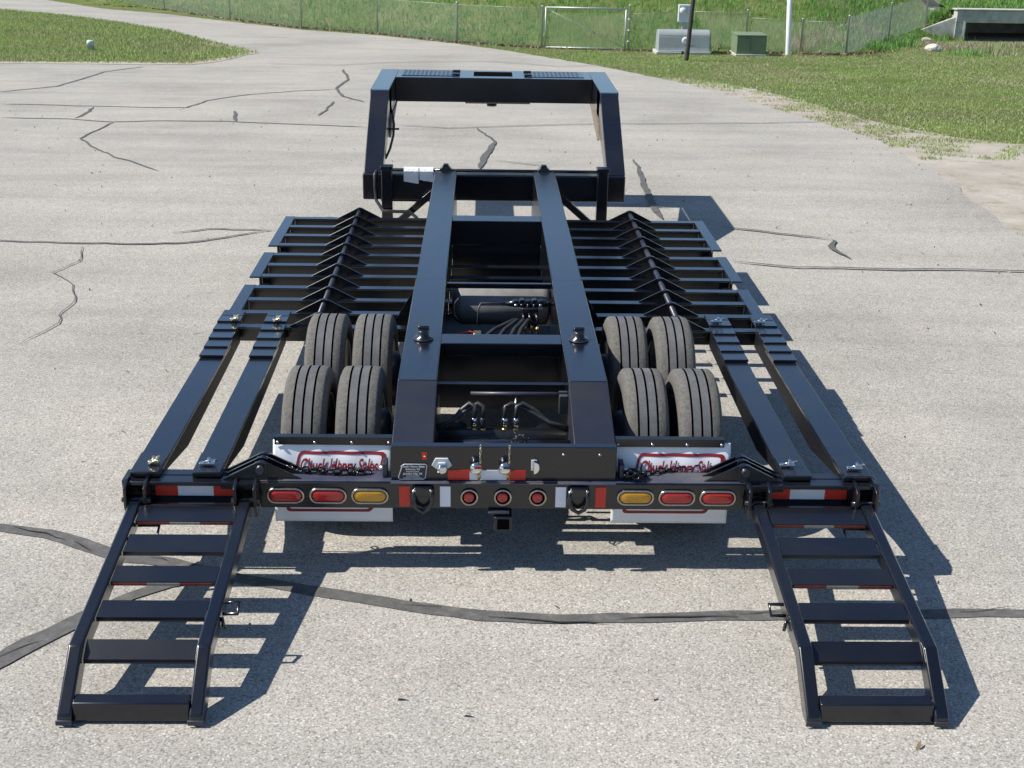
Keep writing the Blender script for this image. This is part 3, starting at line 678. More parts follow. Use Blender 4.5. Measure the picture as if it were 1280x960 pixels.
# ramps
def ramp_obj(s):
    root = MB().box(s*1.23, s*1.83, -.028, -.010, .352, .362).obj('loading_ramp', PAINT, T, .002)
    def P(y): return .240+.145*(y+1.09)
    for x in (1.264, 1.796):
        w, dp = .060, .085
        prof = [(.005, P(.005)), (-1.09, .240), (-1.318, .050), (-1.325, .025), (-1.31, .006), (-1.27, .004), (-1.235, .012), (-1.05, P(-1.05)-dp), (-.05, P(-.05)-dp), (.005, P(.005)-.03)]
        MB().prism(prof, 'x', s*x-w/2, s*x+w/2).obj('ramp_side', PAINT, root, .010, 3)
        for dx in (-.048, .048):
            MB().prism([(-.045, .30), (-.062, .36), (-.055, .455), (.0, ZD+.012), (.05, ZD+.012), (.05, .33), (0, .30)], 'x', s*x+dx-.008, s*x+dx+.008).obj('ramp_bracket', PAINT, root, .003)
        MB().tube([(s*x-.07, -.03, .385), (s*x+.07, -.03, .385)], .014, 10).obj('ramp_pin', STEEL if 0 else PAINT, root)
    ends = (1.298, 1.762)
    rungs = [(-.074, -.199), (-.305, -.440), (-.543, -.658), (-.786, -.900), (-1.04, -1.115)]
    for i, (ya, yb) in enumerate(rungs):
        za, zb = P(ya)-.012, P(yb)-.012
        if i == 4: zb = za-.050
        o = MB().prism([(ya, za), (yb, zb), (yb, zb-.020), (yb+.008, zb-.020), (yb+.008, zb-.009), (ya, za-.009)], 'x', s*ends[0], s*ends[1]).obj('rung', SATIN, root)
        if i in (0, 2):
            for x0, x1, mt in ((1.31, 1.455, RDIM), (1.4555, 1.60, WDIM), (1.6005, 1.752, RDIM)):
                MB().box(s*x0, s*x1, yb-.003, yb-.0008, zb-.019, zb-.006).obj('reflective_tape', mt, o)
        else:
            MB().box(s*ends[0], s*ends[1], yb-.0025, yb-.0006, zb-.0195, zb-.0145).obj('rung_lip', WORN, o)
    MB().prism([(-1.232, .100), (-1.292, .092), (-1.304, .012), (-1.25, .012)], 'x', s*(ends[0]-.004), s*(ends[1]+.004)).obj('foot_bar', PAINT, root, .006)
    # handle on the inner side, stop under first rung
    yy, zz = -.80, P(-.80)-.03; x0 = s*1.230; x1 = s*1.165
    MB().tube([(x0, yy, zz+.02), (x1, yy, zz+.02), (x1, yy-.055, zz-.005), (x0, yy-.055, zz-.005)], .0085, 8).obj('ramp_handle', PAINT, root)
    MB().tube([(x0, yy-.075, zz-.01), (x0-s*.012, yy-.09, zz-.06)], .008, 6).obj('handle_stop', PAINT, root)
    MB().tube([(s*1.762, -.16, P(-.16)-.06), (s*1.66, -.16, P(-.16)-.06), (s*1.66, -.22, P(-.22)-.08), (s*1.762, -.25, P(-.25)-.08)], .011, 8).obj('ramp_stop', PAINT, root)
    for x in (1.264, 1.796):
        MB().box(s*x-.034, s*x+.034, -1.330, -1.322, .010, .034).obj('tube_end', WORN, root, .012)
    return root
ramp_obj(-1); ramp_obj(1)
# ---- between the rails: tank, valves, hoses
MB().lathe([(-.315, 0), (-.312, .05), (-.295, .10), (-.26, .125), (-.25, .13), (.29, .13), (.325, .125), (.34, .09), (.345, 0)], 'x', (0, 2.56, .575), 36).obj('hydraulic_tank', TANK, T)
vb = MB().tube([(.04, 2.2, .70), (.10, 2.2, .705), (.30, 2.2, .705), (.335, 2.2, .70)], [.012, .026, .026, .014], 10).obj('valve_block', SATIN, T)
for i, x in enumerate((.105, .145, .185, .225, .265)):
    MB().box(x-.016, x+.016, 2.175, 2.225, .705, .728+.006*(i % 2)).obj('valve_cap', PAINT, vb, .005)
    MB().lathe([(0, .011), (.03, .011), (.035, .006)], 'y', (x, 2.155, .70), 8).obj('valve_stem', CHROME if i in (0, 4) else PAINT, vb)
MB().box(.14, .25, 2.14, 2.22, .58, .69).obj('valve_body', SATIN, vb, .01)
for x in (.15, .19, .235): MB().tube([(x, 2.13, .66), (x+.01, 2.11, .62), (x-.005, 2.10, .57)], .009, 6).obj('valve_spigot', PAINT, vb)
for x in (.0, .02): MB().tube([(.05, 2.2, .70), (-.05, 2.2, .702), (-.12, 2.2, .70), (-.135, 2.18, .67), (-.14, 2.12, .58)], .007, 8).obj('hose', HOSE, T) if x == 0 else None
MB().tube([(.33, 2.2, .70), (.346, 2.2, .70)], .012, 8).obj('hose', HOSE, T)
for i, (xa, xb) in enumerate(((.08, -.20), (.10, -.07), (.14, .02), (.17, .08))):
    MB().tube([(xa+.05, 2.09, .60), (xa+.01, 2.03, .645), (xa*.6+xb*.4, 1.92, .62), (xb, 1.74, .54), (xb-.02, 1.55, .50), (xb-.02, 1.45, .48)], .0135, 8).obj('hose', HOSE, T)
for x, yy in ((.16, 2.02), (.20, 2.03), (.24, 2.00)):
    MB().lathe([(0, .009), (.03, .013), (.05, .009)], 'z', (x, yy, .56), 10).obj('hose_fitting', BRASS, T)
MB().tube([(.13, 1.99, .60), (.17, 2.03, .63), (.185, 2.06, .64)], .008, 6).obj('hose_fitting', CHROME, T)
MB().tube([(-.345, 1.86, .58), (-.26, 1.88, .60), (-.19, 1.90, .61), (-.15, 1.90, .60)], .006, 6).obj('wire', REDW, T)
MB().tube([(-.345, 1.84, .56), (-.24, 1.84, .575), (-.16, 1.85, .58), (-.12, 1.85, .58)], .007, 6).obj('wire', BLUEW, T)
MB().tube([(-.345, 1.85, .55), (-.25, 1.83, .56), (-.18, 1.84, .57)], .006, 6).obj('wire', PLATE, T)
cl = MB().box(-.165, -.115, 1.83, 1.90, .59, .62).obj('wire_clamp', BRASS, T, .006)
for dx in (0, .02, .04): MB().tube([(.25+dx, 1.62, .60), (.30+dx, 1.60, .61), (.346, 1.57+dx, .60)], .010, 6).obj('pipe_stub', WORN, T)
# hoses near the rear axle
for s_, x0 in ((-1, -.345), (1, .345)):
    for k in range(2):
        xx = (-.10-.045*k) if s_ < 0 else (.015+.06*k)
        MB().tube([(x0, .50+.03*k, .56-.03*k), (x0*.7+xx*.3, .53, .575-.02*k), (x0*.35+xx*.65, .57, .63), (xx+s_*.03, .57, .665), (xx, .55, .655), (xx-.004, .53, .60)], .0125, 8).obj('hose', HOSE, T)
        MB().lathe([(0, .012), (.02, .017), (.055, .017), (.06, .012)], 'z', (xx-.004, .53, .54), 10).obj('hose_fitting', CHROME if (s_ > 0 or k) else PLATE, T)
        MB().lathe([(0, .018), (.012, .018)], 'z', (xx-.004, .53, .528), 6).obj('hose_nut', BRASS, T)
c3 = empty('hanging_chain', (0, 0, 0)); c3.parent = T
chain(c3, [(.06, .36, .60), (.07, .30, .575), (.08, .27, .55), (.10, .29, .565), (.12, .31, .575), (.12, .27, .55), (.09, .25, .545), (.06, .27, .55), (.05, .31, .57), (.08, .32, .59), (.11, .30, .59)], .020, linkme, 9, .25)
MB().tube([(.07, .62, .69), (.07, .60, .66), (.065, .56, .64)], .005, 6).obj('hanging_wire', STEEL, T)
# ---- gooseneck
CT = MB().box(-1.215, 1.205, 5.96, 6.24, .50, .742).obj('neck_cross_tube', PAINT, T, .012)
MB().box(-1.05, -.60, 5.97, 6.2, .485, .498).obj('cross_tube_skid', SATIN, T)
for s in (-1, 1):
    MB().prism([(5.99, .744), (6.96, 1.352), (7.30, 1.352), (7.30, 1.10), (6.22, .744)], 'x', s*1.03, s*1.205).obj('neck_upright', SATIN, T, .006)
    MB().box(s*1.03, s*1.215, 7.0, 8.50, 1.10, 1.353).obj('neck_arm', PAINT, T, .006)
    MB().prism([(7.05, 1.099), (7.93, 1.099), (6.90, .90), (6.80, .93)], 'x', s*1.012, s*1.029).obj('corner_gusset', GUSSET, T)
    jk = MB().box(s*.985-.05, s*.985+.05, 5.84, 5.94, .12, .822).obj('landing_jack', PAINT, T, .008)
    MB().box(s*.985-.058, s*.985+.058, 5.832, 5.948, .80, .835).obj('jack_cap', PAINT, jk, .006)
    MB().box(s*.985-.038, s*.985+.038, 5.855, 5.925, .02, .119).obj('jack_leg', WORN, jk, .004)
    MB().box(s*.985-.09, s*.985+.09, 5.80, 5.98, .0, .02).obj('jack_foot', WORN, jk, .004)
    MB().bar((s*.555, 5.90, .60), (s*.90, 5.90, .30), .06, .055, (0, 1, 0)).obj('neck_brace', PAINT, T, .004)
    MB().box(s*.352, s*.42, 5.98, 6.15, .28, .499).obj('neck_stub', SATIN, T, .004)
    # bar clamp on the rail end
    cp = MB().prism([(s*.45-.055, .755), (s*.45-.06, .785), (s*.45-.03, .815), (s*.45+.03, .815), (s*.45+.06, .785), (s*.45+.055, .755)], 'y', 5.955, 6.03).obj('bar_clamp', SATIN, T, .004)
    MB().box(s*.45-.025, s*.45+.025, 5.965, 6.02, .8155, .835).obj('clamp_cap', PAINT, cp, .004)
MB().tube([(-1.0, 5.99, .775), (.985, 5.99, .775)], .014, 12).obj('roller_bar', PAINT, T)
MB().box(-1.029, 1.029, 7.90, 8.50, 1.10, 1.351).obj('neck_front_beam', PAINT, T, .006)
for x0, x1 in ((-.97, -.40), (.36, .95)):
    o = MB().box(x0, x1, 8.02, 8.44, 1.3515, 1.356).obj('tread_plate', SATIN, T, .001)
    xx = x0+.03; lug = MB().box(-.014, .014, -.004, .004, 0, .003).mesh('lug', SATIN)
    b_ = MB()
    k = 0
    while xx < x1-.03:
        for j in range(9):
            cx, cy = xx, 8.05+j*.045; a = .7 if (k+j) % 2 else -.7
            ca, sa = math.cos(a), math.sin(a)
            b_.add([(cx+ca*p-sa*q, cy+sa*p+ca*q, z) for z in (1.356, 1.3572) for p, q in ((-.015, -.004), (.015, -.004), (.015, .004), (-.015, .004))], [(4, 5, 6, 7), (0, 1, 5, 4), (1, 2, 6, 5), (2, 3, 7, 6), (3, 0, 4, 7)])
        xx += .045; k += 1
    q = b_.obj('tread_lugs', SATIN, o); q['kind'] = 'stuff'
    e = x1 if x0 < 0 else x0
    for yy in (8.1, 8.36): MB().box(e-.04, e+.04, yy-.02, yy+.02, 1.352, 1.372).obj('plate_latch', SATIN, o, .004)
MB().box(-.215, .195, 8.07, 8.37, 1.3512, 1.3545).obj('beam_opening_shade', HOLE, T)  # black slab on the beam stands in for shade inside a hole
cp = MB().lathe([(0, .035), (-.05, .035), (-.055, .055), (-.08, .055)], 'z', (-.02, 8.2, 1.10), 20).obj('hitch_coupler', PAINT, T)
MB().box(-.30, .38, 7.92, 8.46, 1.085, 1.0985).obj('coupler_plate', GUSSET, T)
# air line on the left upright and jack
MB().tube([(-1.02, 7.2, 1.12), (-.985, 6.95, 1.02), (-.98, 6.75, .95), (-1.0, 6.55, .86), (-1.03, 6.4, .80)], .012, 8).obj('air_line', HOSE, T)
MB().box(-1.03, -.93, 6.86, 6.89, .985, 1.0).obj('line_clip', PAINT, T, .003)
MB().tube([(-1.09, 6.0, .76), (-1.10, 5.945, .74), (-1.10, 5.94, .62), (-1.09, 5.93, .50), (-1.02, 5.82, .43), (-.90, 5.80, .43), (-.78, 5.82, .425), (-.72, 5.80, .38), (-.68, 5.75, .34)], .016, 8).obj('air_line', HOSE, T)
# paper wrapped round the front bar
def wrap(x0, x1, drop, seed):
    r = random.Random(seed); vs = []; prof = [(5.955, .775-drop), (5.95, .77), (5.968, .795), (5.99, .803), (6.01, .795), (6.02, .76), (6.02, .70)]
    nx = 6
    for i in range(nx+1):
        for y_, z_ in prof: vs.append((x0+(x1-x0)*i/nx, y_+r.uniform(-.0012, .0012), z_+r.uniform(-.0012, .0012)-(.02*i/nx if z_ < .7 else 0)))
    k = len(prof)
    o = MB().add(vs, [(i*k+j, (i+1)*k+j, (i+1)*k+j+1, i*k+j+1) for i in range(nx) for j in range(k-1)]).obj('paper_sheet', PAPER)
    md = o.modifiers.new('thickness', 'SOLIDIFY'); md.thickness = .002
    return o
tag(wrap(-.836, -.70, .10, 1), 'white paper sheet folded over the front bar beside the landing jack', 'paper')
tag(wrap(-.692, -.565, .085, 2), 'white paper sheet folded over the front bar beside the rail end clamp', 'paper')

# ------------------------------------------------------------------ background things
def on_ground(px, py): p = hit(px, py); return p
# fence -------------------------------------------------------------
def wire_panel(vs, fs, a, bb, ha, hb, pitch=.075):
    L = (bb-a); L2 = Vector((L.x, L.y, 0)).length; n = int(L2/pitch); r = .0024
    hgt = min(ha, hb)
    def pt(s, z): q = a.lerp(bb, s/L2); return Vector((q.x, q.y, q.z+.03+z))
    dirn = Vector((L.x, L.y, 0)).normalized(); nor = Vector((-dirn.y, dirn.x, 0))
    for sg in (1, -1):
        for i in range(-int(hgt/pitch)-1, n+int(hgt/pitch)+2):
            s0 = i*pitch; s1 = s0+sg*hgt; z0, z1 = 0.0, hgt
            # clip to [0, L2]
            t0, t1 = 0.0, 1.0
            ds = s1-s0
            for lim, sgn in ((0, 1), (L2, -1)):
                ta = (lim-s0)/ds
                if sgn*ds > 0: t0 = max(t0, ta)
                else: t1 = min(t1, ta)
            if t1-t0 < .02: continue
            p = pt(s0+ds*t0, hgt*t0); q = pt(s0+ds*t1, hgt*t1); d = (q-p).normalized(); u = d.cross(nor).normalized()
            o = len(vs); of = nor*(.003*sg)
            for c_ in (p, q):
                vs += [c_+of+nor*r, c_+of-nor*r*.5+u*r*.87, c_+of-nor*r*.5-u*r*.87]
            fs += [(o, o+1, o+4, o+3), (o+1, o+2, o+5, o+4), (o+2, o, o+3, o+5)]
def post(parent, p, h, r=.028, mt=GALV, name='post', cap=True):
    prof = [(-.2, r), (h, r), (h+.004, r*1.15), (h+.02, r*1.1), (h+.035, r*.5), (h+.038, 0)] if cap else [(-.2, r), (h, r)]
    return MB().lathe([(a, q) for a, q in prof], 'z', (p.x, p.y, p.z), 14).obj(name, mt, parent)
def fence(posts, label, toprail=False):
    root = empty('chain_link_fence', posts[0][0]); root.location = (0, 0, 0)
    vs, fs = [], []
    for p, h in posts: post(root, p, h)
    for (a, ha), (bb, hb) in zip(posts, posts[1:]):
        wire_panel(vs, fs, a, bb, ha-.06, hb-.06)
        for z in (.03, min(ha, hb)-.05):
            MB().tube([a+Vector((0, 0, z)), bb+Vector((0, 0, z))], .006, 6).obj('tension_wire', WIRE, root)
    o = raw('wire_mesh', vs, fs, WIRE); o.parent = root; o['kind'] = 'stuff'
    tag(root, label, 'fence'); return root
def htop(p, px, py):                      # height of a pixel above a foot point
    return max(.3, at(px, py, y=p.y).z-p.z)
HF = 1.16
fp = [gnd(*q) for q in ((130, 3), (206, 12), (288, 24), (377, 35), (472, 42), (571, 53), (677, 60))]
for p in fp: p.z = float(H(p.x, p.y))
p0 = fp[0]+(fp[0]-fp[1])*1.0; p0.z = float(H(p0.x, p0.y))
fence([(p0, HF)]+[(p, HF) for p in fp], 'chain link fence on thin grey posts along the curved lane, ending at the gate')
gl, gr = fp[-1], gnd(785, 63)
gr.z = float(H(gr.x, gr.y)); hg = htop(gr, 785, 9)
G = empty('fence_gate'); tag(G, 'chain link gate with a bright top rail and diagonal brace', 'gate')
dv = (gr-gl).normalized(); ga, gb = gl+dv*.10, gr-dv*.10; hg2 = hg-.05
for nm, a, bb in (('gate_rail', ga+Vector((0, 0, hg2)), gb+Vector((0, 0, hg2))), ('gate_rail', ga+Vector((0, 0, .06)), gb+Vector((0, 0, .06))), ('gate_stile', ga+Vector((0, 0, .06)), ga+Vector((0, 0, hg2))), ('gate_stile', gb+Vector((0, 0, .06)), gb+Vector((0, 0, hg2)))):
    MB().tube([a, bb], .022, 10).obj(nm, GALV, G)
MB().tube([ga+Vector((0, 0, hg2-.03)), gb+Vector((0, 0, .1))], .007, 6).obj('diagonal_brace', WIRE, G)
for z in (.25, .55, .85): MB().lathe([(0, .04), (.04, .04)], 'z', (gr.x, gr.y, gr.z+z), 12).obj('gate_hinge', GALV, G)
vs, fs = [], []; wire_panel(vs, fs, ga, gb, hg2, hg2); o = raw('wire_mesh', vs, fs, WIRE); o.parent = G; o['kind'] = 'stuff'
fr = [gr, gnd(860, 62.5), gnd(931, 64), gnd(1000, 66), gnd(1057, 68)]
for p in fr: p.z = float(H(p.x, p.y))
rest = [hit(1110, 50), hit(1156, 34), hit(1200, 10)]
hh = [hg+.04, 1.06, htop(fr[2], 931, 13), htop(fr[3], 1000, 24), htop(fr[4], 1057, 20)]+[htop(rest[0], 1110, 4), htop(rest[1], 1156, -6), 1.1]
fence(list(zip(fr+rest, hh)), 'chain link fence running behind the cabinets and up the bank to the culvert')
# grey cabinet --------------------------------------------------------
pL, pR = gnd(820, 67), gnd(902, 70); Y0 = pL.y; zb = float(H(pL.x, Y0))+.02
x0 = pL.x; x1 = at(887, 69, y=Y0).x; zt = at(830, 38, y=Y0).z; dep = .75; ht = zt-zb
cab = empty('utility_cabinet'); tag(cab, 'grey rounded-top utility cabinet below the meter box', 'cabinet')
arc = [(Y0+dep*.5-dep*.36*math.cos(a), zb+ht*.72+ht*.28*math.sin(a)) for a in [math.pi*i/10 for i in range(11)]]
MB().prism([(Y0+.02, zb+.06), (Y0+.05, zb+.16), (Y0+.10, zb+ht*.70)]+arc+[(Y0+dep-.05, zb+.06)], 'x', x0+.06, x1).obj('cabinet_body', GREYCAB, cab, .012)
MB().box(x0, x1+.03, Y0-.03, Y0+dep+.03, zb-.1, zb+.059).obj('cabinet_plinth', CONC, cab, .01)
MB().prism([(Y0+.03, zb+.07), (Y0+.06, zb+.17), (Y0+.11, zb+ht*.69)]+[(y*.98+.02*(Y0+dep/2), z-.012) for y, z in arc]+[(Y0+dep-.06, zb+.07)], 'x', x1+.001, x1+.02).obj('end_panel', DKGREY, cab)
q = at(857, 51, y=Y0+.06); MB().lathe([(0, .10), (-.006, .10), (-.008, .05)], 'y', (q.x, Y0+.065, q.z), 20).obj('warning_disc', WHITE, cab)
MB().box(x0+.06, x1, Y0-.002, Y0+.02, zb+.065, zb+.09).obj('lid_trim', LTGREY, cab, .004)
q = at(853, 66, y=Y0); MB().box(q.x-.03, q.x+.03, Y0-.04, Y0-.003, q.z-.05, q.z+.05).obj('padlock', PLATE, cab, .01)
# meter box
Ym = Y0+.55; a = at(849, 6, y=Ym); bb = at(865, 28, y=Ym)
mb = empty('meter_box'); tag(mb, 'pale grey electric meter box on a short stand behind the cabinet', 'meter box')
MB().box(a.x, bb.x, Ym, Ym+.18, bb.z, a.z).obj('meter_enclosure', LTGREY, mb, .015)
mc = ((a.x+bb.x)/2-.07, Ym, a.z-.16)
MB().lathe([(0, .09), (-.05, .09), (-.09, .078), (-.11, .05), (-.112, 0)], 'y', mc, 20).obj('meter_glass', LTGREY, mb)
MB().lathe([(0, .1), (-.02, .1)], 'y', mc, 20).obj('meter_ring', GALV, mb)
MB().box((a.x+bb.x)/2-.07, (a.x+bb.x)/2+.07, Ym+.04, Ym+.14, float(H(a.x, Ym))-.1, bb.z-.001).obj('meter_stand', GREYCAB, mb, .01)
# dark leaning post
p = gnd(858, 75); p.z = float(H(p.x, p.y)); q = at(873, -60, y=p.y)
o = MB().tube([p+Vector((0, 0, -.2)), p, p.lerp(q, .5), q], [.062, .06, .056, .05], 12).obj('leaning_post', WOODP)
tag(o, 'dark weathered post leaning in front of the grey cabinet', 'post')
# green cabinet
p = gnd(920, 69); Yg = p.y; zb = float(H(p.x, Yg))+.01; xa, xm, xb = p.x, at(957, 70, y=Yg).x, at(974, 68, y=Yg).x; zt = at(930, 45, y=Yg).z
gc = empty('green_cabinet'); tag(gc, 'low square green transformer cabinet beside the white pole', 'cabinet')
gb_ = MB().box(xa, xm, Yg, Yg+.85, zb+.05, zt).obj('cabinet_body', GREENCAB, gc, .012)
MB().box(xa-.02, xm+.02, Yg-.03, Yg+.88, zt+.0005, zt+.03).obj('cabinet_lid', GREENCAB, gc, .008)
MB().box(xa-.02, xm+.02, Yg-.05, Yg+.9, zb-.1, zb+.049).obj('cabinet_pad', CONC, gc, .01)
xs = at(938, 60, y=Yg).x; MB().box(xs-.008, xs+.008, Yg-.006, Yg-.001, zb+.055, zt-.01).obj('door_seam', DKGREY, gc)
q = at(934, 47, y=Yg); MB().box(q.x-.03, q.x+.03, Yg-.02, Yg-.001, q.z-.03, q.z+.02).obj('latch', DKGREY, gc, .004)
for yy, zz in ((.30, .30), (.42, .24)): MB().box(xm+.0008, xm+.004, Yg+yy, Yg+yy+.14, zb+zz, zb+zz+.10).obj('warning_label', WTAPE, gc)
# white pole
p = gnd(985, 68); p.z = float(H(p.x, p.y)); q = at(990, -90, y=p.y)
o = MB().tube([p+Vector((0, 0, -.2)), p, q], [.075, .072, .062], 16).obj('white_pole', WHITE)
tag(o, 'tall white pole standing beside the green cabinet', 'pole')
# marker stub on island
p = gnd(114, 64); hm = at(114, 54, y=p.y).z-p.z+.07
o = MB().lathe([(-.1, .085), (hm*.55, .085), (hm*.56, .095), (hm*.9, .095), (hm, .075), (hm+.002, 0)], 'z', (p.x, p.y, p.z), 16).obj('marker_stub', STONEC)
tag(o, 'short pale pipe stub standing in the grass island', 'pipe stub')
# culvert ------------------------------------------------------------
cz = float(g(YC)); zt = at(1205, 13, y=YC).z; zl = at(1212, 28.5, y=YC).z; Wc = 4.2
K = empty('culvert'); tag(K, 'concrete box culvert with sloping wing walls set into the grassy bank', 'culvert')
MB().box(XC-.35, XC+Wc, YC, YC+.35, zl, zt).obj('headwall', CONC, K, .02)
MB().box(XC-.40, XC+Wc, YC-.04, YC+.40, zt+.001, zt+.05).obj('coping', CONC, K, .012)
wtop = zt-.08
def wing(x_0, y_0, x_1, y_1, zlow, name='wing_wall', th=.22):
    d = Vector((x_1-x_0, y_1-y_0, 0)).normalized(); nn = Vector((d.y, -d.x, 0))
    if nn.y > 0: nn = -nn
    A, B = Vector((x_0, y_0, 0)), Vector((x_1, y_1, 0)); vs = []
    for off in (0, th):
        for P_, z in ((A, cz-.5), (B, cz-.5), (B, zlow), (A, wtop)): vs.append(P_-nn*off+Vector((0, 0, z)))
    MB().add(vs, [(0, 1, 2, 3), (7, 6, 5, 4), (0, 4, 5, 1), (1, 5, 6, 2), (2, 6, 7, 3), (3, 7, 4, 0)]).obj(name, CONC, K, .012)
we = at(1157, 43, y=YC-.15)
wing(XC-.02, YC-.02, we.x-.25, YC+.35, we.z+.02)
wing(XC+3.2, YC-.02, XC+3.9, YC-1.3, cz+.1)
MB().box(XC-.35, XC-.0, YC+.001, YC+3.2, cz-.4, zl-.001).obj('barrel_wall', CONC, K)
MB().box(XC+3.2, XC+3.5, YC+.001, YC+3.2, cz-.4, zl-.001).obj('barrel_wall', CONC, K)
MB().box(XC-.35, XC+3.5, YC+.36, YC+3.2, zl, zl+.2).obj('barrel_roof', CONC, K)
MB().box(XC-.0005, XC+3.199, YC+3.0, YC+3.2, cz-.4, zl-.002).obj('barrel_end', CONC, K)
MB().box(XC-.0, XC+3.2, YC-.2, YC+2.99, cz-.3, cz-.04).obj('barrel_floor', DIRT, K)
tv = []; tf = []; nx, ny = 14, 12
for j in range(ny+1):
    for i in range(nx+1):
        x = XC-.5+(5.2)*i/nx; y = YC+.38+4.4*j/ny; tv.append((x, y, max(zt-.02+.10*(y-YC-.38), float(H(x, y))+.02)+random.uniform(-.02, .02)))
o = raw('culvert_cover', tv, [(j*(nx+1)+i, j*(nx+1)+i+1, (j+1)*(nx+1)+i+1, (j+1)*(nx+1)+i) for j in range(ny) for i in range(nx)], SOIL, True); o['kind'] = 'structure'
# rocks
def rock(px, py, r, seed, label):
    p = hit(px, py); bm = bmesh.new(); bmesh.ops.create_icosphere(bm, subdivisions=3, radius=r); rr = random.Random(seed)
    ph = [Vector((rr.uniform(-1, 1), rr.uniform(-1, 1), rr.uniform(-1, 1))).normalized() for _ in range(9)]
    for v in bm.verts:
        n_ = v.co.normalized(); k = 1
        for d in ph: k = min(k, .78/max(.3, n_.dot(d)) if n_.dot(d) > .5 else k)
        v.co = Vector((n_.x*1.35, n_.y, n_.z*.75))*r*min(k, 1)*rr.uniform(.97, 1.03)
    me = bpy.data.meshes.new('boulder'); bm.to_mesh(me); bm.free(); me.materials.append(ROCK)
    o = bpy.data.objects.new('boulder', me); COL.objects.link(o); o.location = p+Vector((0, 0, r*.45)); tag(o, label, 'boulder', 'pale boulders by the culvert')
rock(1157, 53, .14, 1, 'rounded pale boulder at the tip of the culvert wing wall')
rock(1165, 65, .20, 2, 'largest low pale boulder on the lawn side of the wing wall')
rock(1181, 48, .09, 3, 'small pale boulder among weeds against the wing wall face')

# ------------------------------------------------------------------ grass and litter
def blades(name, X, Y, Z, hmin, hmax, wd, mt, lean=.5):
    n = len(X); a = rng.uniform(0, 2*np.pi, n); h = rng.uniform(hmin, hmax, n); w = wd*rng.uniform(.6, 1.4, n)
    la = rng.uniform(0, 2*np.pi, n); ll = h*rng.uniform(0, lean, n)
    dx, dy = np.cos(a)*w/2, np.sin(a)*w/2; tx, ty = np.cos(la)*ll, np.sin(la)*ll
    v = np.empty((n, 5, 3), np.float32)
    v[:, 0] = np.stack([X-dx, Y-dy, Z-.01], 1); v[:, 1] = np.stack([X+dx, Y+dy, Z-.01], 1)
    v[:, 2] = np.stack([X+dx*.8+tx*.35, Y+dy*.8+ty*.35, Z+h*.6], 1); v[:, 3] = np.stack([X-dx*.8+tx*.35, Y-dy*.8+ty*.35, Z+h*.6], 1)
    v[:, 4] = np.stack([X+tx, Y+ty, Z+h*.95], 1)
    base = (np.arange(n)*5)[:, None]
    f = np.concatenate([base+np.array([[0, 1, 2]]), base+np.array([[0, 2, 3]]), base+np.array([[3, 2, 4]])], 0)
    o = raw(name, v.reshape(-1, 3), f, mt); o['kind'] = 'stuff'; return o
def clumpy(x, y, sc, seed):
    r = np.random.default_rng(seed); s = np.zeros_like(x)
    for _ in range(6):
        k = r.normal(size=2)*sc; s += np.sin(k[0]*x+k[1]*y+r.uniform(0, 6.28))
    return s/3.5
def scatter(n, x0, x1, y0, y1): return rng.uniform(x0, x1, n), rng.uniform(y0, y1, n)
cul_ok = lambda x, y: ~((x > XC-.2) & (x < XC+4.3) & (y > YC-.3) & (y < YC+.45))
x, y = scatter(620000, -6, 24, 13, 38)
bh = y-np.interp(x, FX, FY)
k = (bh < .35) & ~inpoly(x, y, road_poly) & ~inpoly(x, y, verge) & cul_ok(x, y) & (x < 3+.85*(y+6)) & (clumpy(x, y, 2.2, 1)+.8*clumpy(x, y, 6, 2)+rng.normal(size=x.size)*.5 > -.55)
o = blades('lawn_grass', x[k], y[k], H(x[k], y[k]), .018, .05, .012, LAWN, .8); tag(o, 'mown patchy lawn between the dirt verge and the fence', 'grass')
x, y = scatter(120000, -6, 24, 13, 36)
bh = y-np.interp(x, FX, FY)
k = (bh < .5) & ~inpoly(x, y, road_poly) & cul_ok(x, y) & (x < 3+.85*(y+6)) & (clumpy(x, y, .8, 12)+.7*clumpy(x, y, 3, 13)+rng.normal(size=x.size)*.5 > .35)
o = blades('lawn_thatch', x[k], y[k], np.maximum(H(x[k], y[k]), g(y[k])-.02)+.01, .01, .03, .016, DRY, 2.2); tag(o, 'straw coloured thatch lying in patches on the lawn', 'grass')
# sprouts on the dirt
x, y = scatter(260000, 3.0, 16, 3, 26)
vg = np.array(px_poly([(1700, 215), (1280, 180), (1210, 173), (1150, 163), (1092, 152), (1029, 131), (985, 121), (940, 111), (890, 101), (840, 96)]))
dmin = np.full(x.shape, 9.0)
for (ax, ay), (bx, by) in zip(vg, vg[1:]):
    tt = np.clip(((x-ax)*(bx-ax)+(y-ay)*(by-ay))/((bx-ax)**2+(by-ay)**2), 0, 1); dmin = np.minimum(dmin, np.hypot(x-ax-tt*(bx-ax), y-ay-tt*(by-ay)))
cl_ = clumpy(x, y, 2.6, 4)+.9*clumpy(x, y, 7, 6)+.7*clumpy(x, y, .6, 5)
k = inpoly(x, y, verge) & ~inpoly(x, y, road_poly) & (cl_ > -.3+1.3*np.clip(dmin/2.2, 0, 1)) & (rng.uniform(size=x.size) < .8)
o = blades('verge_sprouts', x[k], y[k], g(y[k])-.012, .02, .05, .012, LAWN, .9); tag(o, 'thin sprouting grass on the sandy verge', 'grass')
x, y = scatter(700000, -32, 26, 22, 78)
bh = y-np.interp(x, FX, FY)
k = (bh > .25) & cul_ok(x, y) & (np.abs(x+.12) < .52*(y+8)) & (rng.uniform(size=x.size) < np.clip(30/(y+5), .3, 1)) & ~((x > XC-.45) & (x < XC+4.6) & (y > YC-.2) & (y < YC+4.7))
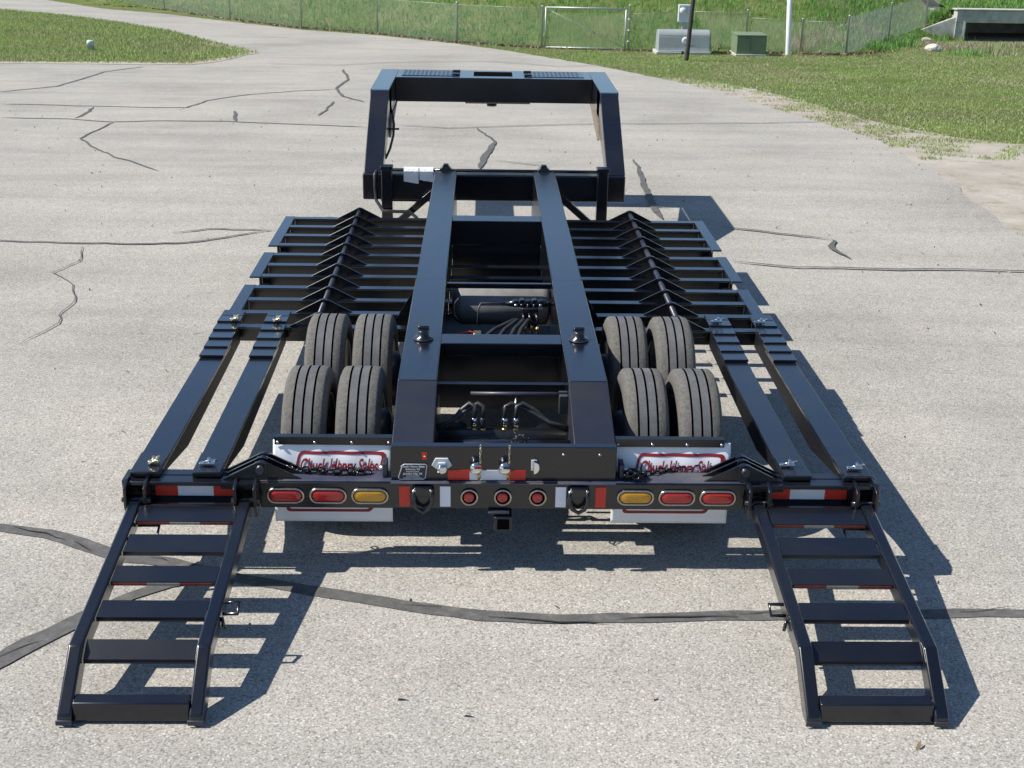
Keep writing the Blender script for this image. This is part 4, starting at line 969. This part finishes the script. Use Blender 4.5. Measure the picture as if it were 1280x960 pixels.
o = blades('bank_grass', x[k], y[k], H(x[k], y[k]), .07, .20, .020, BANK, .8); tag(o, 'tall bright green grass covering the bank behind the fence', 'grass')
x, y = scatter(4800, XC-.45, XC+4.6, YC+.5, YC+4.7)
z = np.maximum(zt-.02+.10*(y-YC-.38), H(x, y)+.02)
o = blades('culvert_grass', x, y, z, .06, .2, .026, BANK, .7); tag(o, 'green grass growing on top of the culvert', 'grass')
x, y = scatter(170000, isl[-2][0]-2, -4, 20, 52)
k = inpoly(x, y, isl)
o = blades('island_grass', x[k], y[k], g(y[k])+.01, .03, .085, .022, LAWN, .6); tag(o, 'short grass on the island beside the lane', 'grass')
x, y = scatter(60000, isl[-2][0]-2, -4, 20, 52)
k = inpoly(x, y, isl) & (clumpy(x, y, .9, 21)+.6*clumpy(x, y, 3, 22)+rng.normal(size=x.size)*.4+np.clip((x+9)*.12, -.5, .8) > .25)
o = blades('island_straw', x[k], y[k], g(y[k])+.01, .02, .06, .016, DRY, 1.5); tag(o, 'straw coloured dead grass in patches on the island', 'grass')
# dry tall clumps by the fence and weeds in front of the culvert
cx = []; cy = []
for px, py, n, sp in ((1003, 58, 260, .45), (1020, 50, 300, .8), (1045, 45, 260, .9), (1085, 42, 300, .8), (1000, 62, 160, .3), (1160, 58, 220, .5), (1190, 62, 500, .8), (1220, 60, 420, .9), (1240, 68, 300, .7), (1275, 60, 260, .6)):
    p = hit(px, py); cx.append(rng.normal(p.x, sp*.5, n)); cy.append(rng.normal(p.y, sp*.5, n))
x = np.concatenate(cx); y = np.concatenate(cy)
o = blades('dry_weeds', x, y, H(x, y)+.01, .07, .22, .018, DRY, .9); tag(o, 'pale dry weeds along the fence corner and culvert mouth', 'weeds')
cx = []; cy = []
for px, py, n, sp in ((1100, 62, 200, .5), (1125, 58, 200, .6), (1182, 50, 50, .2), (1210, 70, 90, .6), (1240, 68, 60, .5), (1190, 20, 200, .6), (1168, 22, 200, .5)):
    p = hit(px, py); cx.append(rng.normal(p.x, sp*.5, n)); cy.append(rng.normal(p.y, sp*.5, n))
x = np.concatenate(cx); y = np.concatenate(cy)
o = blades('green_weeds', x, y, H(x, y)+.01, .12, .30, .024, BANK, .8); tag(o, 'tall green weeds round the culvert wing wall', 'weeds')
# fallen leaves along the fence foot
t = rng.uniform(0, 1, 2600); idx = t*(len(fl)-3); i0 = idx.astype(int); fr_ = idx-i0
fxs = np.array([p.x for p in fl]); fys = np.array([p.y for p in fl])
x = fxs[i0]*(1-fr_)+fxs[i0+1]*fr_+rng.normal(0, .12, t.size); y = fys[i0]*(1-fr_)+fys[i0+1]*fr_+rng.normal(-.05, .16, t.size)
o = blades('leaf_litter', x, y, np.maximum(H(x, y), g(y)-.02)+.03, .02, .05, .05, LITTER, 1.5); tag(o, 'brown fallen leaves along the foot of the fence', 'leaves')
# loose gravel on verge and yard edge
n = 5200; x = rng.uniform(4.2, 12, n); y = rng.uniform(0, 22, n); k = (inpoly(x, y, verge) & ~inpoly(x, y, road_poly)) | ((x > 4.4) & (x < 5.6) & (rng.uniform(size=n) < .25)); x, y = x[k], y[k]; n = len(x)
r = rng.uniform(.006, .02, n); v = np.empty((n, 5, 3)); zz = np.where(inpoly(x, y, road_poly), g(y)+.001, g(y)-.014)
for i, (a, bb) in enumerate(((1, 0), (0, 1), (-1, 0), (0, -1))): v[:, i] = np.stack([x+r*a*rng.uniform(.7, 1.2, n), y+r*bb*rng.uniform(.7, 1.2, n), zz], 1)
v[:, 4] = np.stack([x, y, zz+r*.8], 1); base = (np.arange(n)*5)[:, None]
f = np.concatenate([base+np.array([[i, (i+1) % 4, 4]]) for i in range(4)], 0)
o = raw('loose_gravel', v.reshape(-1, 3), f, DIRT); o['kind'] = 'stuff'; tag(o, 'loose pale gravel scattered along the pavement edge', 'gravel')

# small dry leaves and twigs lying on the pavement
n = 420; x = rng.uniform(-9, 6, n); y = rng.uniform(-3.5, 16, n); k = inpoly(x, y, road_poly); x, y = x[k], y[k]
o = blades('pavement_debris', x, y, g(y)+.012, .006, .012, .014, LITTER, 7.0); tag(o, 'scattered dark bits of leaf and twig on the pavement', 'debris')
